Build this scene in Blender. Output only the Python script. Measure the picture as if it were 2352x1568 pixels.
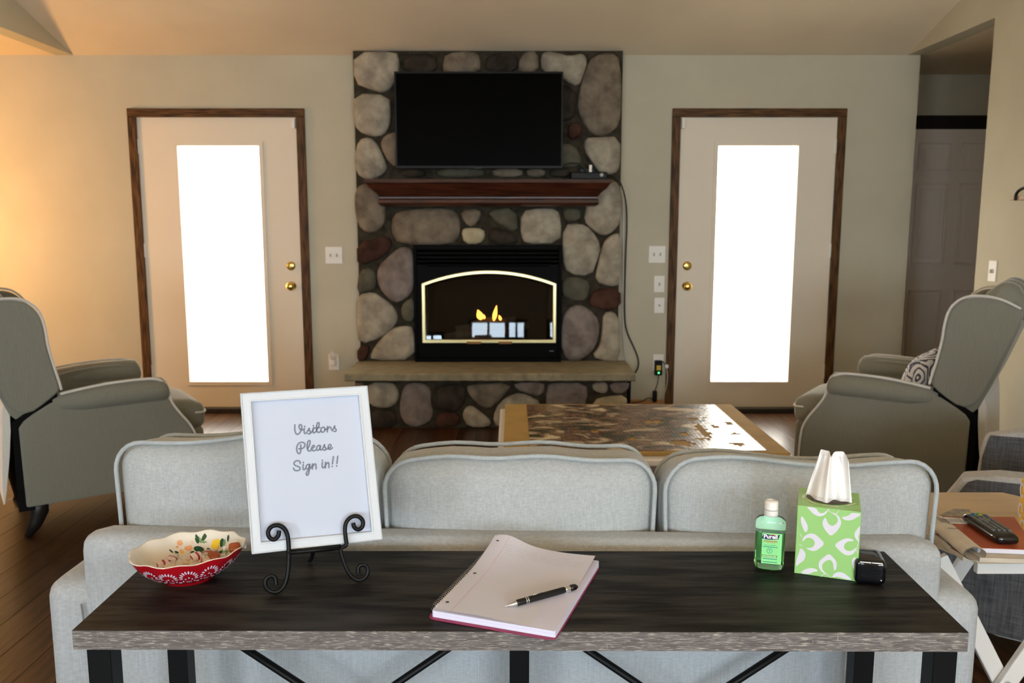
import bpy, bmesh, math, random
from mathutils import Vector, Matrix
random.seed(7)
R = math.radians
SC = bpy.context.scene
for o in list(bpy.data.objects): bpy.data.objects.remove(o)
COL = SC.collection
# ------------------------------------------------------------------ camera
HC, FPX, TH = 1.36, 1900.0, R(8)
cd = bpy.data.cameras.new('camera'); cam = bpy.data.objects.new('camera', cd); COL.objects.link(cam)
cd.sensor_width = 36; cd.lens = 36 * FPX / 2352; cd.clip_start = .05
cam.location = (0, 0, HC); cam.rotation_euler = (R(90) - TH, 0, 0); SC.camera = cam
cd.dof.use_dof = True; cd.dof.focus_distance = 1.45; cd.dof.aperture_fstop = 8.5
# ------------------------------------------------------------------ world, lights, exposure
w = bpy.data.worlds.new('world'); SC.world = w; w.use_nodes = True
bg = w.node_tree.nodes['Background']; bg.inputs[0].default_value = (1.0, .95, .84, 1); bg.inputs[1].default_value = 13.0
SC.view_settings.view_transform = 'Standard'; SC.view_settings.look = 'None'
SC.view_settings.exposure = 0.0; SC.view_settings.gamma = 1; SC.view_settings.use_curve_mapping = False
def area(name, loc, rot, sx, sy, power, col, portal=False, spread=180):
    l = bpy.data.lights.new(name, 'AREA'); l.shape = 'RECTANGLE'; l.size = sx; l.size_y = sy
    l.energy = power; l.color = col; l.spread = R(spread)
    if portal: l.cycles.is_portal = True
    o = bpy.data.objects.new(name, l); COL.objects.link(o); o.location = loc; o.rotation_euler = rot; return o
def point(name, loc, r, power, col):
    l = bpy.data.lights.new(name, 'POINT'); l.shadow_soft_size = r; l.energy = power; l.color = col
    o = bpy.data.objects.new(name, l); COL.objects.link(o); o.location = loc; return o
area('door_daylight_left', (-2.07, 6.12, 1.1), (R(-90), 0, 0), .7, 1.9, 1, (1, 1, 1), True)
area('door_daylight_right', (1.75, 6.12, 1.1), (R(-90), 0, 0), .7, 1.9, 1, (1, 1, 1), True)
REAR = [(-.42, .29, 1.15, 1.78), (.08, .13, 1.15, 1.78), (-1.42, .17, 1.1, 1.55), (1.02, .34, 1.15, 1.78), (-2.9, .6, .9, 2.05), (2.1, .5, .9, 2.05)]  # x centre, half width, z0, z1
for i, (x, hw, z0, z1) in enumerate(REAR):
    area('rear_window_daylight', (x, -2.98, (z0 + z1) / 2), (R(90), 0, 0), 2 * hw, z1 - z0, 50 * hw * 2, (.50, .74, 1.0))
point('floor_lamp_light', (-4.15, 5.0, 1.3), .15, 85, (1.0, .52, .17))
point('kitchen_lamp_light', (1.1, -1.2, 2.5), .22, 34, (1.0, .68, .38))
point('kitchen_lamp_light', (-1.2, -1.2, 2.5), .22, 30, (1.0, .68, .38))

# ------------------------------------------------------------------ photograph rays -> places
def ray(px, py):
    a = (px - 1176) / FPX; b = (784 - py) / FPX
    return Vector((a, math.cos(TH) + b * math.sin(TH), -math.sin(TH) + b * math.cos(TH)))
def G(px, py, z):
    r = ray(px, py); t = (z - HC) / r.z; return Vector((r.x * t, r.y * t, z))
def W(px, py, Y):
    r = ray(px, py); t = Y / r.y; return Vector((r.x * t, Y, HC + r.z * t))
class Plane:
    def __init__(s, O, U, V): s.O = Vector(O); s.U = Vector(U).normalized(); s.V = Vector(V).normalized(); s.N = s.U.cross(s.V)
    def uv(s, px, py):
        r = ray(px, py); c = Vector((0, 0, HC)); t = (s.O - c).dot(s.N) / r.dot(s.N); p = c + r * t - s.O
        return (p.dot(s.U), p.dot(s.V))
    def at(s, u, v, n=0): return s.O + s.U * u + s.V * v + s.N * n
# ------------------------------------------------------------------ materials
MATS = {}
def mat(name, col, rough=.6, metal=0, var=0, vscale=8, stretch=(1, 1, 1), bump=0, bscale=60, spec=.5, col2=None, emit=0, coat=0, detail=4, trans=0, ior=1.45, alpha=1, ramp=(.35, .65), sheen=0):
    if name in MATS: return MATS[name]
    m = bpy.data.materials.new(name); m.use_nodes = True; nt = m.node_tree; b = nt.nodes['Principled BSDF']
    def setv(k, v):
        if k in b.inputs: b.inputs[k].default_value = v
    c4 = (*col, 1)
    setv('Base Color', c4); setv('Roughness', rough); setv('Metallic', metal); setv('Specular IOR Level', spec)
    setv('Coat Weight', coat); setv('Transmission Weight', trans); setv('IOR', ior); setv('Alpha', alpha); setv('Sheen Weight', sheen)
    if emit: setv('Emission Color', c4); setv('Emission Strength', emit)
    tc = nt.nodes.new('ShaderNodeTexCoord'); mp = nt.nodes.new('ShaderNodeMapping'); mp.inputs['Scale'].default_value = stretch
    nt.links.new(tc.outputs['Object'], mp.inputs['Vector'])
    if var or col2:
        n = nt.nodes.new('ShaderNodeTexNoise'); n.inputs['Scale'].default_value = vscale; n.inputs['Detail'].default_value = detail
        nt.links.new(mp.outputs[0], n.inputs['Vector'])
        cr = nt.nodes.new('ShaderNodeValToRGB'); cr.color_ramp.elements[0].position = ramp[0]; cr.color_ramp.elements[1].position = ramp[1]
        if col2: cr.color_ramp.elements[0].color = c4; cr.color_ramp.elements[1].color = (*col2, 1)
        else:
            cr.color_ramp.elements[0].color = (*[x * (1 - var) for x in col], 1); cr.color_ramp.elements[1].color = (*[min(1, x * (1 + var)) for x in col], 1)
        nt.links.new(n.outputs[0], cr.inputs[0]); nt.links.new(cr.outputs[0], b.inputs['Base Color'])
    if bump:
        n2 = nt.nodes.new('ShaderNodeTexNoise'); n2.inputs['Scale'].default_value = bscale; n2.inputs['Detail'].default_value = 3
        nt.links.new(mp.outputs[0], n2.inputs['Vector'])
        bp = nt.nodes.new('ShaderNodeBump'); bp.inputs['Strength'].default_value = bump; bp.inputs['Distance'].default_value = .01
        nt.links.new(n2.outputs[0], bp.inputs['Height']); nt.links.new(bp.outputs[0], b.inputs['Normal'])
    MATS[name] = m; return m
def linen(name, col, amt=.16, sc=1.0, bump=.25, streak=(90, 90, 3), streak2=(40, 40, 90), sheen=.15):
    """woven fabric: long slubs one way, fine threads the other"""
    if name in MATS: return MATS[name]
    m = bpy.data.materials.new(name); m.use_nodes = True; nt = m.node_tree; b = nt.nodes['Principled BSDF']
    b.inputs['Roughness'].default_value = .95; b.inputs['Specular IOR Level'].default_value = .12; b.inputs['Sheen Weight'].default_value = .15
    tc = nt.nodes.new('ShaderNodeTexCoord'); outs = []
    for st, s in ((streak, 4 * sc), (streak2, 2 * sc), ((1, 1, 1), 2.2)):
        mp = nt.nodes.new('ShaderNodeMapping'); mp.inputs['Scale'].default_value = st
        n = nt.nodes.new('ShaderNodeTexNoise'); n.inputs['Scale'].default_value = s; n.inputs['Detail'].default_value = 3
        nt.links.new(tc.outputs['Object'], mp.inputs[0]); nt.links.new(mp.outputs[0], n.inputs['Vector']); outs.append(n.outputs[0])
    ad = nt.nodes.new('ShaderNodeMath'); ad.operation = 'ADD'; nt.links.new(outs[0], ad.inputs[0]); nt.links.new(outs[1], ad.inputs[1])
    ad2 = nt.nodes.new('ShaderNodeMath'); ad2.operation = 'MULTIPLY_ADD'; nt.links.new(outs[2], ad2.inputs[0]); ad2.inputs[1].default_value = .35; nt.links.new(ad.outputs[0], ad2.inputs[2])
    cr = nt.nodes.new('ShaderNodeMapRange'); cr.inputs[1].default_value = .9; cr.inputs[2].default_value = 1.45
    nt.links.new(ad2.outputs[0], cr.inputs[0])
    mx = nt.nodes.new('ShaderNodeMix'); mx.data_type = 'RGBA'
    b.inputs['Sheen Weight'].default_value = sheen; b.inputs['Sheen Roughness'].default_value = .35
    mx.inputs[6].default_value = (*[x * (1 - amt) for x in col], 1); mx.inputs[7].default_value = (*[min(1, x * (1 + amt)) for x in col], 1)
    nt.links.new(cr.outputs[0], mx.inputs[0]); nt.links.new(mx.outputs[2], b.inputs['Base Color'])
    bp = nt.nodes.new('ShaderNodeBump'); bp.inputs['Strength'].default_value = bump; bp.inputs['Distance'].default_value = .002
    nt.links.new(ad.outputs[0], bp.inputs['Height']); nt.links.new(bp.outputs[0], b.inputs['Normal'])
    MATS[name] = m; return m
def glass(name, gl=.08, tint=(1, 1, 1), rough=0.0):
    """thin pane: see-through with a mirror film"""
    if name in MATS: return MATS[name]
    m = bpy.data.materials.new(name); m.use_nodes = True; nt = m.node_tree; nt.nodes.remove(nt.nodes['Principled BSDF'])
    t = nt.nodes.new('ShaderNodeBsdfTransparent'); t.inputs[0].default_value = (*tint, 1)
    g = nt.nodes.new('ShaderNodeBsdfGlossy'); g.inputs['Roughness'].default_value = rough
    mx = nt.nodes.new('ShaderNodeMixShader'); mx.inputs[0].default_value = gl
    nt.links.new(t.outputs[0], mx.inputs[1]); nt.links.new(g.outputs[0], mx.inputs[2]); nt.links.new(mx.outputs[0], nt.nodes['Material Output'].inputs[0])
    MATS[name] = m; return m
M = dict(
 wall=mat('wall_paint', (.55, .51, .39), .85, var=.03, vscale=3, bump=.08, bscale=150, spec=.2),
 ceil=mat('ceiling_paint', (.82, .70, .52), .9, var=.03, vscale=2, bump=.1, bscale=120, spec=.1),
 doorpaint=mat('door_paint', (.80, .72, .59), .5, bump=.02, bscale=80),
 paneldoor=mat('panel_door_paint', (.80, .72, .64), .5),
 casing=mat('stained_wood_trim', (.035, .016, .005), .5, spec=.25, col2=(.15, .068, .019), vscale=6, stretch=(14, 14, 1.2), bump=.1, bscale=30),
 casingh=mat('stained_wood_trim_level', (.035, .016, .005), .5, spec=.25, col2=(.15, .068, .019), vscale=6, stretch=(1.2, 14, 14), bump=.1, bscale=30),
 darktrim=mat('dark_header_wood', (.008, .005, .004), .5),
 baseb=mat('oak_baseboard', (.45, .22, .08), .4, var=.2, vscale=8, stretch=(1, 1, 10)),
 thresh=mat('threshold_metal', (.03, .025, .02), .4),
 brass=mat('polished_brass', (.85, .62, .18), .18, 1),
 pbrass=mat('pale_brass', (.95, .82, .42), .28, 1),
 white=mat('white_plastic', (.85, .82, .76), .4),
 black=mat('black_plastic', (.003, .003, .003), .4, spec=.2),
 gloss=mat('black_gloss', (.004, .004, .005), .08, coat=.5),
 screen=mat('tv_screen', (.001, .001, .001), .3, spec=.02),
 bmetal=mat('black_iron', (.004, .004, .004), .42, spec=.25),
 insert=mat('black_steel_insert', (.002, .002, .002), .5, spec=.06),
 mortar=mat('dark_mortar', (.045, .038, .026), .95, var=.35, vscale=18, bump=.5, bscale=90, spec=.1),
 hearth=mat('hearth_limestone', (.27, .235, .155), .8, var=.14, vscale=14, bump=.35, bscale=60, spec=.2),
 mantel=mat('mahogany', (.022, .006, .003), .32, col2=(.085, .022, .010), vscale=5, stretch=(1, 14, 14), coat=.2),
 sofa=linen('sofa_linen', (.44, .465, .475), .12, sc=1.3),
 cushion=linen('cushion_linen', (.43, .455, .455), .12, sc=1.4),
 piping=linen('piping_linen', (.41, .445, .45), .08),
 recl=linen('recliner_fabric', (.215, .212, .172), .10, sc=1.6, bump=.1, sheen=.45),
 reclp=linen('recliner_piping_rimlit', (.64, .62, .56), .05, sheen=1.0),  # paled piping: rim light from the glass doors put into its colour
 charcoal=linen('charcoal_tweed', (.095, .097, .103), .40, streak=(4, 4, 70), streak2=(120, 120, 6)),
 lightgrey=linen('light_grey_tweed', (.42, .42, .41), .15),
 dark=mat('dark_leg_wood', (.010, .008, .007), .4),
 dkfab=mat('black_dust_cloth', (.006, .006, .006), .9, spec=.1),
 tabletop=mat('charcoal_laminate', (.005, .0045, .004), .5, col2=(.046, .042, .036), vscale=6, stretch=(1.0, 7, 7), bump=.15, bscale=14, detail=10, spec=.2, ramp=(.40, .72)),
 paper=mat('paper', (.70, .70, .79), .8, spec=.2),
 pageedge=mat('page_edges', (.72, .72, .88), .8, var=.08, vscale=3, stretch=(1, 1, 600), spec=.2),
 signwhite=mat('white_frame_paint', (.62, .65, .68), .45),
 signpaper=mat('sign_paper', (.55, .60, .71), .6, spec=.3),
 ink=mat('grey_sign_ink', (.20, .22, .27), .7),
 maroon=mat('maroon_card', (.30, .03, .09), .5),
 chrome=mat('chrome', (.8, .8, .8), .15, 1),
 pencil=mat('faint_pencil', (.38, .37, .42), .8), redline=mat('red_rule', (.75, .35, .42), .8), rule=mat('pale_rule', (.62, .62, .74), .8),
 green=mat('tissue_green', (.33, .62, .20), .5), greentop=mat('tissue_green_top', (.30, .56, .18), .5),
 leafw=mat('leaf_print', (.74, .72, .78), .5), leaftop=mat('leaf_print_top', (.62, .66, .45), .5),
 tissue=mat('tissue_paper', (.88, .86, .84), .9, spec=.1),
 film=glass('plastic_film', .12, (.95, .95, .95), .1),
 yellow=mat('tissue_yellow', (.85, .52, .05), .5),
 bottle=mat('clear_bottle', (.93, 1, .95), .03, trans=1, ior=1.38),
 gel=mat('green_gel', (.62, .98, .60), .04, trans=.95, ior=1.36),
 labelg=mat('green_label', (.30, .82, .30), .5), labelpale=mat('pale_green_label', (.62, .92, .70), .45),
 navy=mat('navy_print', (.012, .02, .09), .5), redp=mat('red_print', (.6, .03, .03), .5), greenp=mat('leaf_green_print', (.12, .42, .05), .5), tealp=mat('teal_print', (.02, .25, .25), .5), wprint=mat('white_print', (.9, .9, .9), .5),
 ceramic=mat('cream_glaze', (.78, .73, .62), .12, coat=.5), cerred=mat('red_glaze', (.42, .006, .012), .12, coat=.5),
 lace=mat('lace_print', (.80, .70, .82), .3), leafd=mat('dark_leaf_print', (.015, .07, .035), .25), leafl=mat('sage_leaf_print', (.18, .36, .15), .25),
 peach=mat('peach_print', (.85, .42, .22), .25), yel=mat('yellow_print', (.90, .62, .04), .25),
 wrap=mat('clear_wrapper', (.95, .92, .88), .12, trans=.9, ior=1.2), butterscotch=mat('caramel_candy', (.35, .07, .015), .2, coat=.4),
 cardboard=mat('tan_board', (.42, .27, .09), .8, var=.08, vscale=6, spec=.15),
 tabwhite=mat('white_table_lacquer', (.80, .78, .74), .25),
 birch=mat('birch_top', (.60, .47, .31), .45, var=.06, vscale=4, stretch=(1, 8, 8)),
 redmag=mat('rust_cover', (.30, .055, .02), .3, col2=(.42, .10, .04), vscale=5), news=mat('newsprint', (.58, .52, .42), .9, var=.08, vscale=30, spec=.1), newsg=mat('newsprint_grey', (.30, .28, .25), .9, var=.2, vscale=80),
 rubber=mat('grey_keys', (.12, .13, .12), .5),
 flame=mat('flame', (1.0, .36, .05), .5, emit=7), log=mat('charred_log', (.05, .04, .03), .9, col2=(.13, .11, .08), vscale=14, bump=.4),
 led=mat('green_led', (.1, 1, .3), .4, emit=2), ylab=mat('yellow_label', (.7, .5, .05), .5),
 cable=mat('dark_cable', (.03, .028, .022), .6), wcable=mat('white_cable', (.6, .57, .5), .5),
 fglass=glass('fireplace_glass', .026, (.55, .55, .55), .01), dglass=glass('door_glass', .05),
 concrete=mat('patio_concrete', (.55, .54, .50), .9, var=.08, vscale=3),
)
def stone_mats():
    T = dict(light=((.44, .39, .30), (.24, .21, .165)), cream=((.56, .49, .33), (.42, .36, .23)), mid=((.25, .205, .15), (.125, .10, .075)),
             purple=((.27, .225, .195), (.15, .12, .105)), green=((.13, .122, .088), (.075, .07, .05)), dark=((.055, .045, .034), (.025, .02, .015)), red=((.085, .040, .028), (.035, .018, .013)))
    for k, (a, b) in T.items():
        M['st_' + k] = mat('fieldstone_' + k, b, .85, col2=a, vscale=11, bump=.7, bscale=30, detail=12, spec=.12, ramp=(.34, .66))
stone_mats()
def floor_mat():
    m = mat('hardwood', (.026, .012, .0055), .30, spec=.38, col2=(.085, .038, .016), vscale=3, stretch=(16, 1.0, 16), bump=.06, bscale=10, detail=7)
    nt = m.node_tree; b = nt.nodes['Principled BSDF']; src = b.inputs['Base Color'].links[0].from_socket
    oi = nt.nodes.new('ShaderNodeObjectInfo'); mr = nt.nodes.new('ShaderNodeMapRange'); mr.inputs[3].default_value = .62; mr.inputs[4].default_value = 1.25
    nt.links.new(oi.outputs['Random'], mr.inputs[0]); mx = nt.nodes.new('ShaderNodeVectorMath'); mx.operation = 'SCALE'
    nt.links.new(src, mx.inputs[0]); nt.links.new(mr.outputs[0], mx.inputs['Scale']); nt.links.new(mx.outputs[0], b.inputs['Base Color']); return m
M['floor'] = floor_mat()
def edge_mat():
    """table edge: grey-brown oak print with pale broken grain lines"""
    m = mat('grey_oak_edge', (.10, .085, .078), .6, col2=(.17, .15, .14), vscale=7, stretch=(3, 3, 40), detail=6)
    nt = m.node_tree; b = nt.nodes['Principled BSDF']; src = b.inputs['Base Color'].links[0].from_socket
    tc = nt.nodes.new('ShaderNodeTexCoord'); last = src
    for st, lo, hi in (((26, 26, 420), .575, .63), ((210, 210, 22), .715, .76)):
        mp = nt.nodes.new('ShaderNodeMapping'); mp.inputs['Scale'].default_value = st; n = nt.nodes.new('ShaderNodeTexNoise'); n.inputs['Scale'].default_value = 2.0; n.inputs['Detail'].default_value = 2
        nt.links.new(tc.outputs['Object'], mp.inputs[0]); nt.links.new(mp.outputs[0], n.inputs['Vector'])
        mr = nt.nodes.new('ShaderNodeMapRange'); mr.inputs[1].default_value = lo; mr.inputs[2].default_value = hi; nt.links.new(n.outputs[0], mr.inputs[0])
        mx = nt.nodes.new('ShaderNodeMix'); mx.data_type = 'RGBA'; mx.inputs[7].default_value = (.42, .39, .33, 1)
        nt.links.new(mr.outputs[0], mx.inputs[0]); nt.links.new(last, mx.inputs[6]); last = mx.outputs[2]
    nt.links.new(last, b.inputs['Base Color']); return m
M['edge'] = edge_mat()
def puzzle_mat():
    m = mat('puzzle_print', (.02, .015, .01), .28); nt = m.node_tree; b = nt.nodes['Principled BSDF']
    tc = nt.nodes.new('ShaderNodeTexCoord'); mp = nt.nodes.new('ShaderNodeMapping'); mp.inputs['Scale'].default_value = (1, 1.6, 1)
    n = nt.nodes.new('ShaderNodeTexNoise'); n.inputs['Scale'].default_value = 6; n.inputs['Detail'].default_value = 7; n.inputs['Distortion'].default_value = 1.2
    nt.links.new(tc.outputs['Object'], mp.inputs[0]); nt.links.new(mp.outputs[0], n.inputs['Vector'])
    cr = nt.nodes.new('ShaderNodeValToRGB'); e = cr.color_ramp.elements
    e[0].position = .30; e[0].color = (.012, .012, .006, 1); e[1].position = .68; e[1].color = (.72, .62, .44, 1)
    for p, c in ((.38, (.05, .07, .02)), (.44, (.07, .025, .02)), (.485, (.30, .17, .08)), (.53, (.06, .03, .03)), (.58, (.42, .32, .20))):
        x = e.new(p); x.color = (*c, 1)
    nt.links.new(n.outputs[0], cr.inputs[0]); nt.links.new(cr.outputs[0], b.inputs['Base Color']); return m
M['puzzle'] = puzzle_mat()
def pillow_mat():
    m = mat('paisley_print', (.6, .6, .6), .9); nt = m.node_tree; b = nt.nodes['Principled BSDF']
    tc = nt.nodes.new('ShaderNodeTexCoord'); v = nt.nodes.new('ShaderNodeTexVoronoi'); v.inputs['Scale'].default_value = 9
    n = nt.nodes.new('ShaderNodeTexNoise'); n.inputs['Scale'].default_value = 5; ad = nt.nodes.new('ShaderNodeVectorMath'); ad.operation = 'MULTIPLY_ADD'
    nt.links.new(tc.outputs['Object'], n.inputs['Vector']); nt.links.new(n.outputs['Color'], ad.inputs[0]); ad.inputs[1].default_value = (.15,) * 3; nt.links.new(tc.outputs['Object'], ad.inputs[2]); nt.links.new(ad.outputs[0], v.inputs['Vector'])
    s = nt.nodes.new('ShaderNodeMath'); s.operation = 'MULTIPLY'; s.inputs[1].default_value = 40; nt.links.new(v.outputs['Distance'], s.inputs[0])
    sn = nt.nodes.new('ShaderNodeMath'); sn.operation = 'SINE'; nt.links.new(s.outputs[0], sn.inputs[0])
    cr = nt.nodes.new('ShaderNodeValToRGB'); cr.color_ramp.elements[0].position = .0; cr.color_ramp.elements[0].color = (.05, .06, .09, 1); cr.color_ramp.elements[1].position = .35; cr.color_ramp.elements[1].color = (.66, .66, .68, 1)
    ad2 = nt.nodes.new('ShaderNodeMath'); ad2.operation = 'ADD'; ad2.inputs[1].default_value = .62; nt.links.new(sn.outputs[0], ad2.inputs[0]); nt.links.new(ad2.outputs[0], cr.inputs[0]); nt.links.new(cr.outputs[0], b.inputs['Base Color']); return m
M['pillow'] = pillow_mat()
def mint_mat():
    m = mat('striped_mint', (.8, .7, .68), .15, coat=.4); nt = m.node_tree; b = nt.nodes['Principled BSDF']
    tc = nt.nodes.new('ShaderNodeTexCoord'); g = nt.nodes.new('ShaderNodeTexWave'); g.inputs['Scale'].default_value = 26; g.inputs['Distortion'].default_value = 1.5
    nt.links.new(tc.outputs['Object'], g.inputs[0]); cr = nt.nodes.new('ShaderNodeValToRGB'); cr.color_ramp.elements[0].position = .18; cr.color_ramp.elements[0].color = (.35, .02, .02, 1)
    cr.color_ramp.elements[1].position = .3; cr.color_ramp.elements[1].color = (.78, .62, .58, 1); nt.links.new(g.outputs[1], cr.inputs[0]); nt.links.new(cr.outputs[0], b.inputs['Base Color']); return m
M['mint'] = mint_mat()

# ------------------------------------------------------------------ object helpers
def tag(o, label, cat, group=None):
    o['label'] = label; o['category'] = cat
    if group: o['group'] = group
    return o
def thing(name, label, cat, loc=(0, 0, 0), rot=0, group=None):
    o = bpy.data.objects.new(name, None); o.empty_display_size = .05; COL.objects.link(o); o.location = loc; o.rotation_euler = (0, 0, rot)
    return tag(o, label, cat, group)
def root_of(o):
    while o.parent: o = o.parent
    return o
def rmat(o): return Matrix.Translation(o.location) @ Matrix.Rotation(o.rotation_euler[2], 4, 'Z')
def mk(name, V, F, m, parent=None, local=False, smooth=False, bevel=0, seg=2, kind=None, label=None, recalc=True):
    """one mesh object; V in world unless local. Top-level meshes get their origin at the base."""
    V = [Vector(v) for v in V]; loc = Vector((0, 0, 0))
    if parent is not None:
        if not local:
            inv = rmat(root_of(parent)).inverted(); V = [inv @ v for v in V]
    else:
        xs = [v.x for v in V]; ys = [v.y for v in V]; loc = Vector(((min(xs) + max(xs)) / 2, (min(ys) + max(ys)) / 2, min(v.z for v in V)))
        V = [v - loc for v in V]
    me = bpy.data.meshes.new(name); me.from_pydata(V, [], F)
    if recalc or bevel:
        bm = bmesh.new(); bm.from_mesh(me)
        if recalc: bmesh.ops.recalc_face_normals(bm, faces=bm.faces)
        if bevel:
            es = [e for e in bm.edges if len(e.link_faces) == 2 and e.calc_face_angle(0) > R(35)]
            bmesh.ops.bevel(bm, geom=es, offset=bevel, segments=seg, affect='EDGES', profile=.5, clamp_overlap=True)
        bm.to_mesh(me); bm.free()
    o = bpy.data.objects.new(name, me); COL.objects.link(o); o.location = loc
    if isinstance(m, (list, tuple)):
        for x in m: me.materials.append(x)
    else: me.materials.append(m)
    if smooth:
        for p in me.polygons: p.use_smooth = True
    if parent is not None: o.parent = parent
    if kind: o['kind'] = kind
    if label: o['label'] = label
    return o
def boxgeo(a, b):
    x0, y0, z0 = a; x1, y1, z1 = b
    V = [(x0, y0, z0), (x1, y0, z0), (x1, y1, z0), (x0, y1, z0), (x0, y0, z1), (x1, y0, z1), (x1, y1, z1), (x0, y1, z1)]
    return V, [(0, 3, 2, 1), (4, 5, 6, 7), (0, 1, 5, 4), (1, 2, 6, 5), (2, 3, 7, 6), (3, 0, 4, 7)]
def box(name, a, b, m, parent=None, **k): V, F = boxgeo(a, b); return mk(name, V, F, m, parent, **k)
def boxes(name, L, m, parent=None, **k):
    V, F = [], []
    for a, b in L:
        v, f = boxgeo(a, b); n = len(V); V += v; F += [tuple(i + n for i in q) for q in f]
    return mk(name, V, F, m, parent, **k)
def prismgeo(poly, fn0, fn1):
    n = len(poly); V = [fn0(*p) for p in poly] + [fn1(*p) for p in poly]
    F = [tuple(range(n)), tuple(range(2 * n - 1, n - 1, -1))] + [(i, (i + 1) % n, n + (i + 1) % n, n + i) for i in range(n)]
    return V, F
def prism(name, poly, fn0, fn1, m, parent=None, **k): V, F = prismgeo(poly, fn0, fn1); return mk(name, V, F, m, parent, **k)
def chaikin(P, closed=True, it=1):
    for _ in range(it):
        Q = []; n = len(P)
        rng = range(n) if closed else range(n - 1)
        if not closed: Q.append(P[0])
        for i in rng:
            a = Vector(P[i]); b = Vector(P[(i + 1) % n]); Q += [tuple(a * .75 + b * .25), tuple(a * .25 + b * .75)]
        if not closed: Q.append(P[-1])
        P = Q
    return P
def tubegeo(P, r, n=8, closed=False, cap=True, flat=None):
    P = [Vector(p) for p in P]; N = len(P); rs = r if isinstance(r, (list, tuple)) else [r] * N; V, F = [], []
    up = None
    for i, p in enumerate(P):
        t = (P[(i + 1) % N] - P[i - 1]) if closed else (P[min(i + 1, N - 1)] - P[max(i - 1, 0)])
        t = t.normalized() if t.length > 1e-9 else Vector((0, 0, 1))
        if up is None: up = Vector((0, 0, 1)) if abs(t.z) < .9 else Vector((1, 0, 0))
        a = (up - t * up.dot(t)); a = a.normalized() if a.length > 1e-6 else t.orthogonal().normalized(); up = a; b = t.cross(a)
        for k in range(n):
            an = 2 * math.pi * k / n; V.append(p + (a * math.cos(an) + b * math.sin(an)) * rs[i])
    for i in range(N if closed else N - 1):
        j = (i + 1) % N
        for k in range(n): F.append((i * n + k, i * n + (k + 1) % n, j * n + (k + 1) % n, j * n + k))
    if cap and not closed: F += [tuple(range(n)), tuple(range(N * n - 1, (N - 1) * n - 1, -1))]
    return V, F
def tube(name, P, r, m, parent=None, n=8, closed=False, sm=0, **k):
    if sm: P = chaikin(P, closed, sm)
    V, F = tubegeo(P, r, n, closed); k.setdefault('smooth', True); return mk(name, V, F, m, parent, **k)
def merge(geos):
    V, F = [], []
    for v, f in geos:
        n = len(V); V += list(v); F += [tuple(i + n for i in q) for q in f]
    return V, F
def lathegeo(prof, c, n=20, sx=1, sy=1, rot=None):
    V, F = [], []
    for r, z in prof:
        for k in range(n):
            a = 2 * math.pi * k / n; v = Vector((r * math.cos(a) * sx, r * math.sin(a) * sy, z)); V.append((rot @ v if rot else v) + Vector(c))
    for i in range(len(prof) - 1):
        for k in range(n): F.append((i * n + k, i * n + (k + 1) % n, (i + 1) * n + (k + 1) % n, (i + 1) * n + k))
    F += [tuple(range(n - 1, -1, -1)), tuple(range((len(prof) - 1) * n, len(prof) * n))]
    return V, F
def lathe(name, prof, c, m, parent=None, n=20, sx=1, sy=1, rot=None, **k):
    V, F = lathegeo(prof, c, n, sx, sy, rot); k.setdefault('smooth', True); return mk(name, V, F, m, parent, **k)
RY = Matrix.Rotation(R(90), 3, 'X')     # lathe axis z -> -y (towards the camera)
def softgeo(c, h, r, bulge=(0, 0, 0), n=8, fn=None, rot=None):
    """rounded cushion box, half sizes h, corner radius r, faces swollen by bulge"""
    V, F, idx = [], [], {}
    def add(p):
        key = tuple(round(x, 5) for x in p)
        if key in idx: return idx[key]
        q = Vector((p[0] * h[0], p[1] * h[1], p[2] * h[2])); rr = [min(r, h[i]) for i in range(3)]
        core = Vector([max(-(h[i] - rr[i]), min(h[i] - rr[i], q[i])) for i in range(3)]); d = q - core
        if d.length > 1e-9:
            e = Vector([d[i] / rr[i] for i in range(3)]); e.normalize(); q = core + Vector([e[i] * rr[i] for i in range(3)])
        for i in range(3):
            a, b = [(1, 2), (0, 2), (0, 1)][i]; q[i] += bulge[i] * p[i] * (1 - p[a] ** 2) * (1 - p[b] ** 2) if bulge[i] else 0
        if fn: q = Vector(fn(q, p))
        if rot: q = rot @ q
        V.append(q + Vector(c)); idx[key] = len(V) - 1; return idx[key]
    g = [-1 + 2 * i / n for i in range(n + 1)]; g = [math.copysign(abs(x) ** .75, x) for x in g]
    for ax in range(3):
        for s in (-1, 1):
            for i in range(n):
                for j in range(n):
                    q = []
                    for a, b in ((i, j), (i + 1, j), (i + 1, j + 1), (i, j + 1)):
                        p = [0, 0, 0]; p[ax] = s; p[(ax + 1) % 3] = g[a]; p[(ax + 2) % 3] = g[b]; q.append(add(p))
                    F.append(tuple(q if s > 0 else q[::-1]))
    return V, F
def soft(name, c, h, r, m, parent=None, bulge=(0, 0, 0), n=8, fn=None, rot=None, **k):
    V, F = softgeo(c, h, r, bulge, n, fn, rot); k.setdefault('smooth', True); return mk(name, V, F, m, parent, **k)
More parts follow.
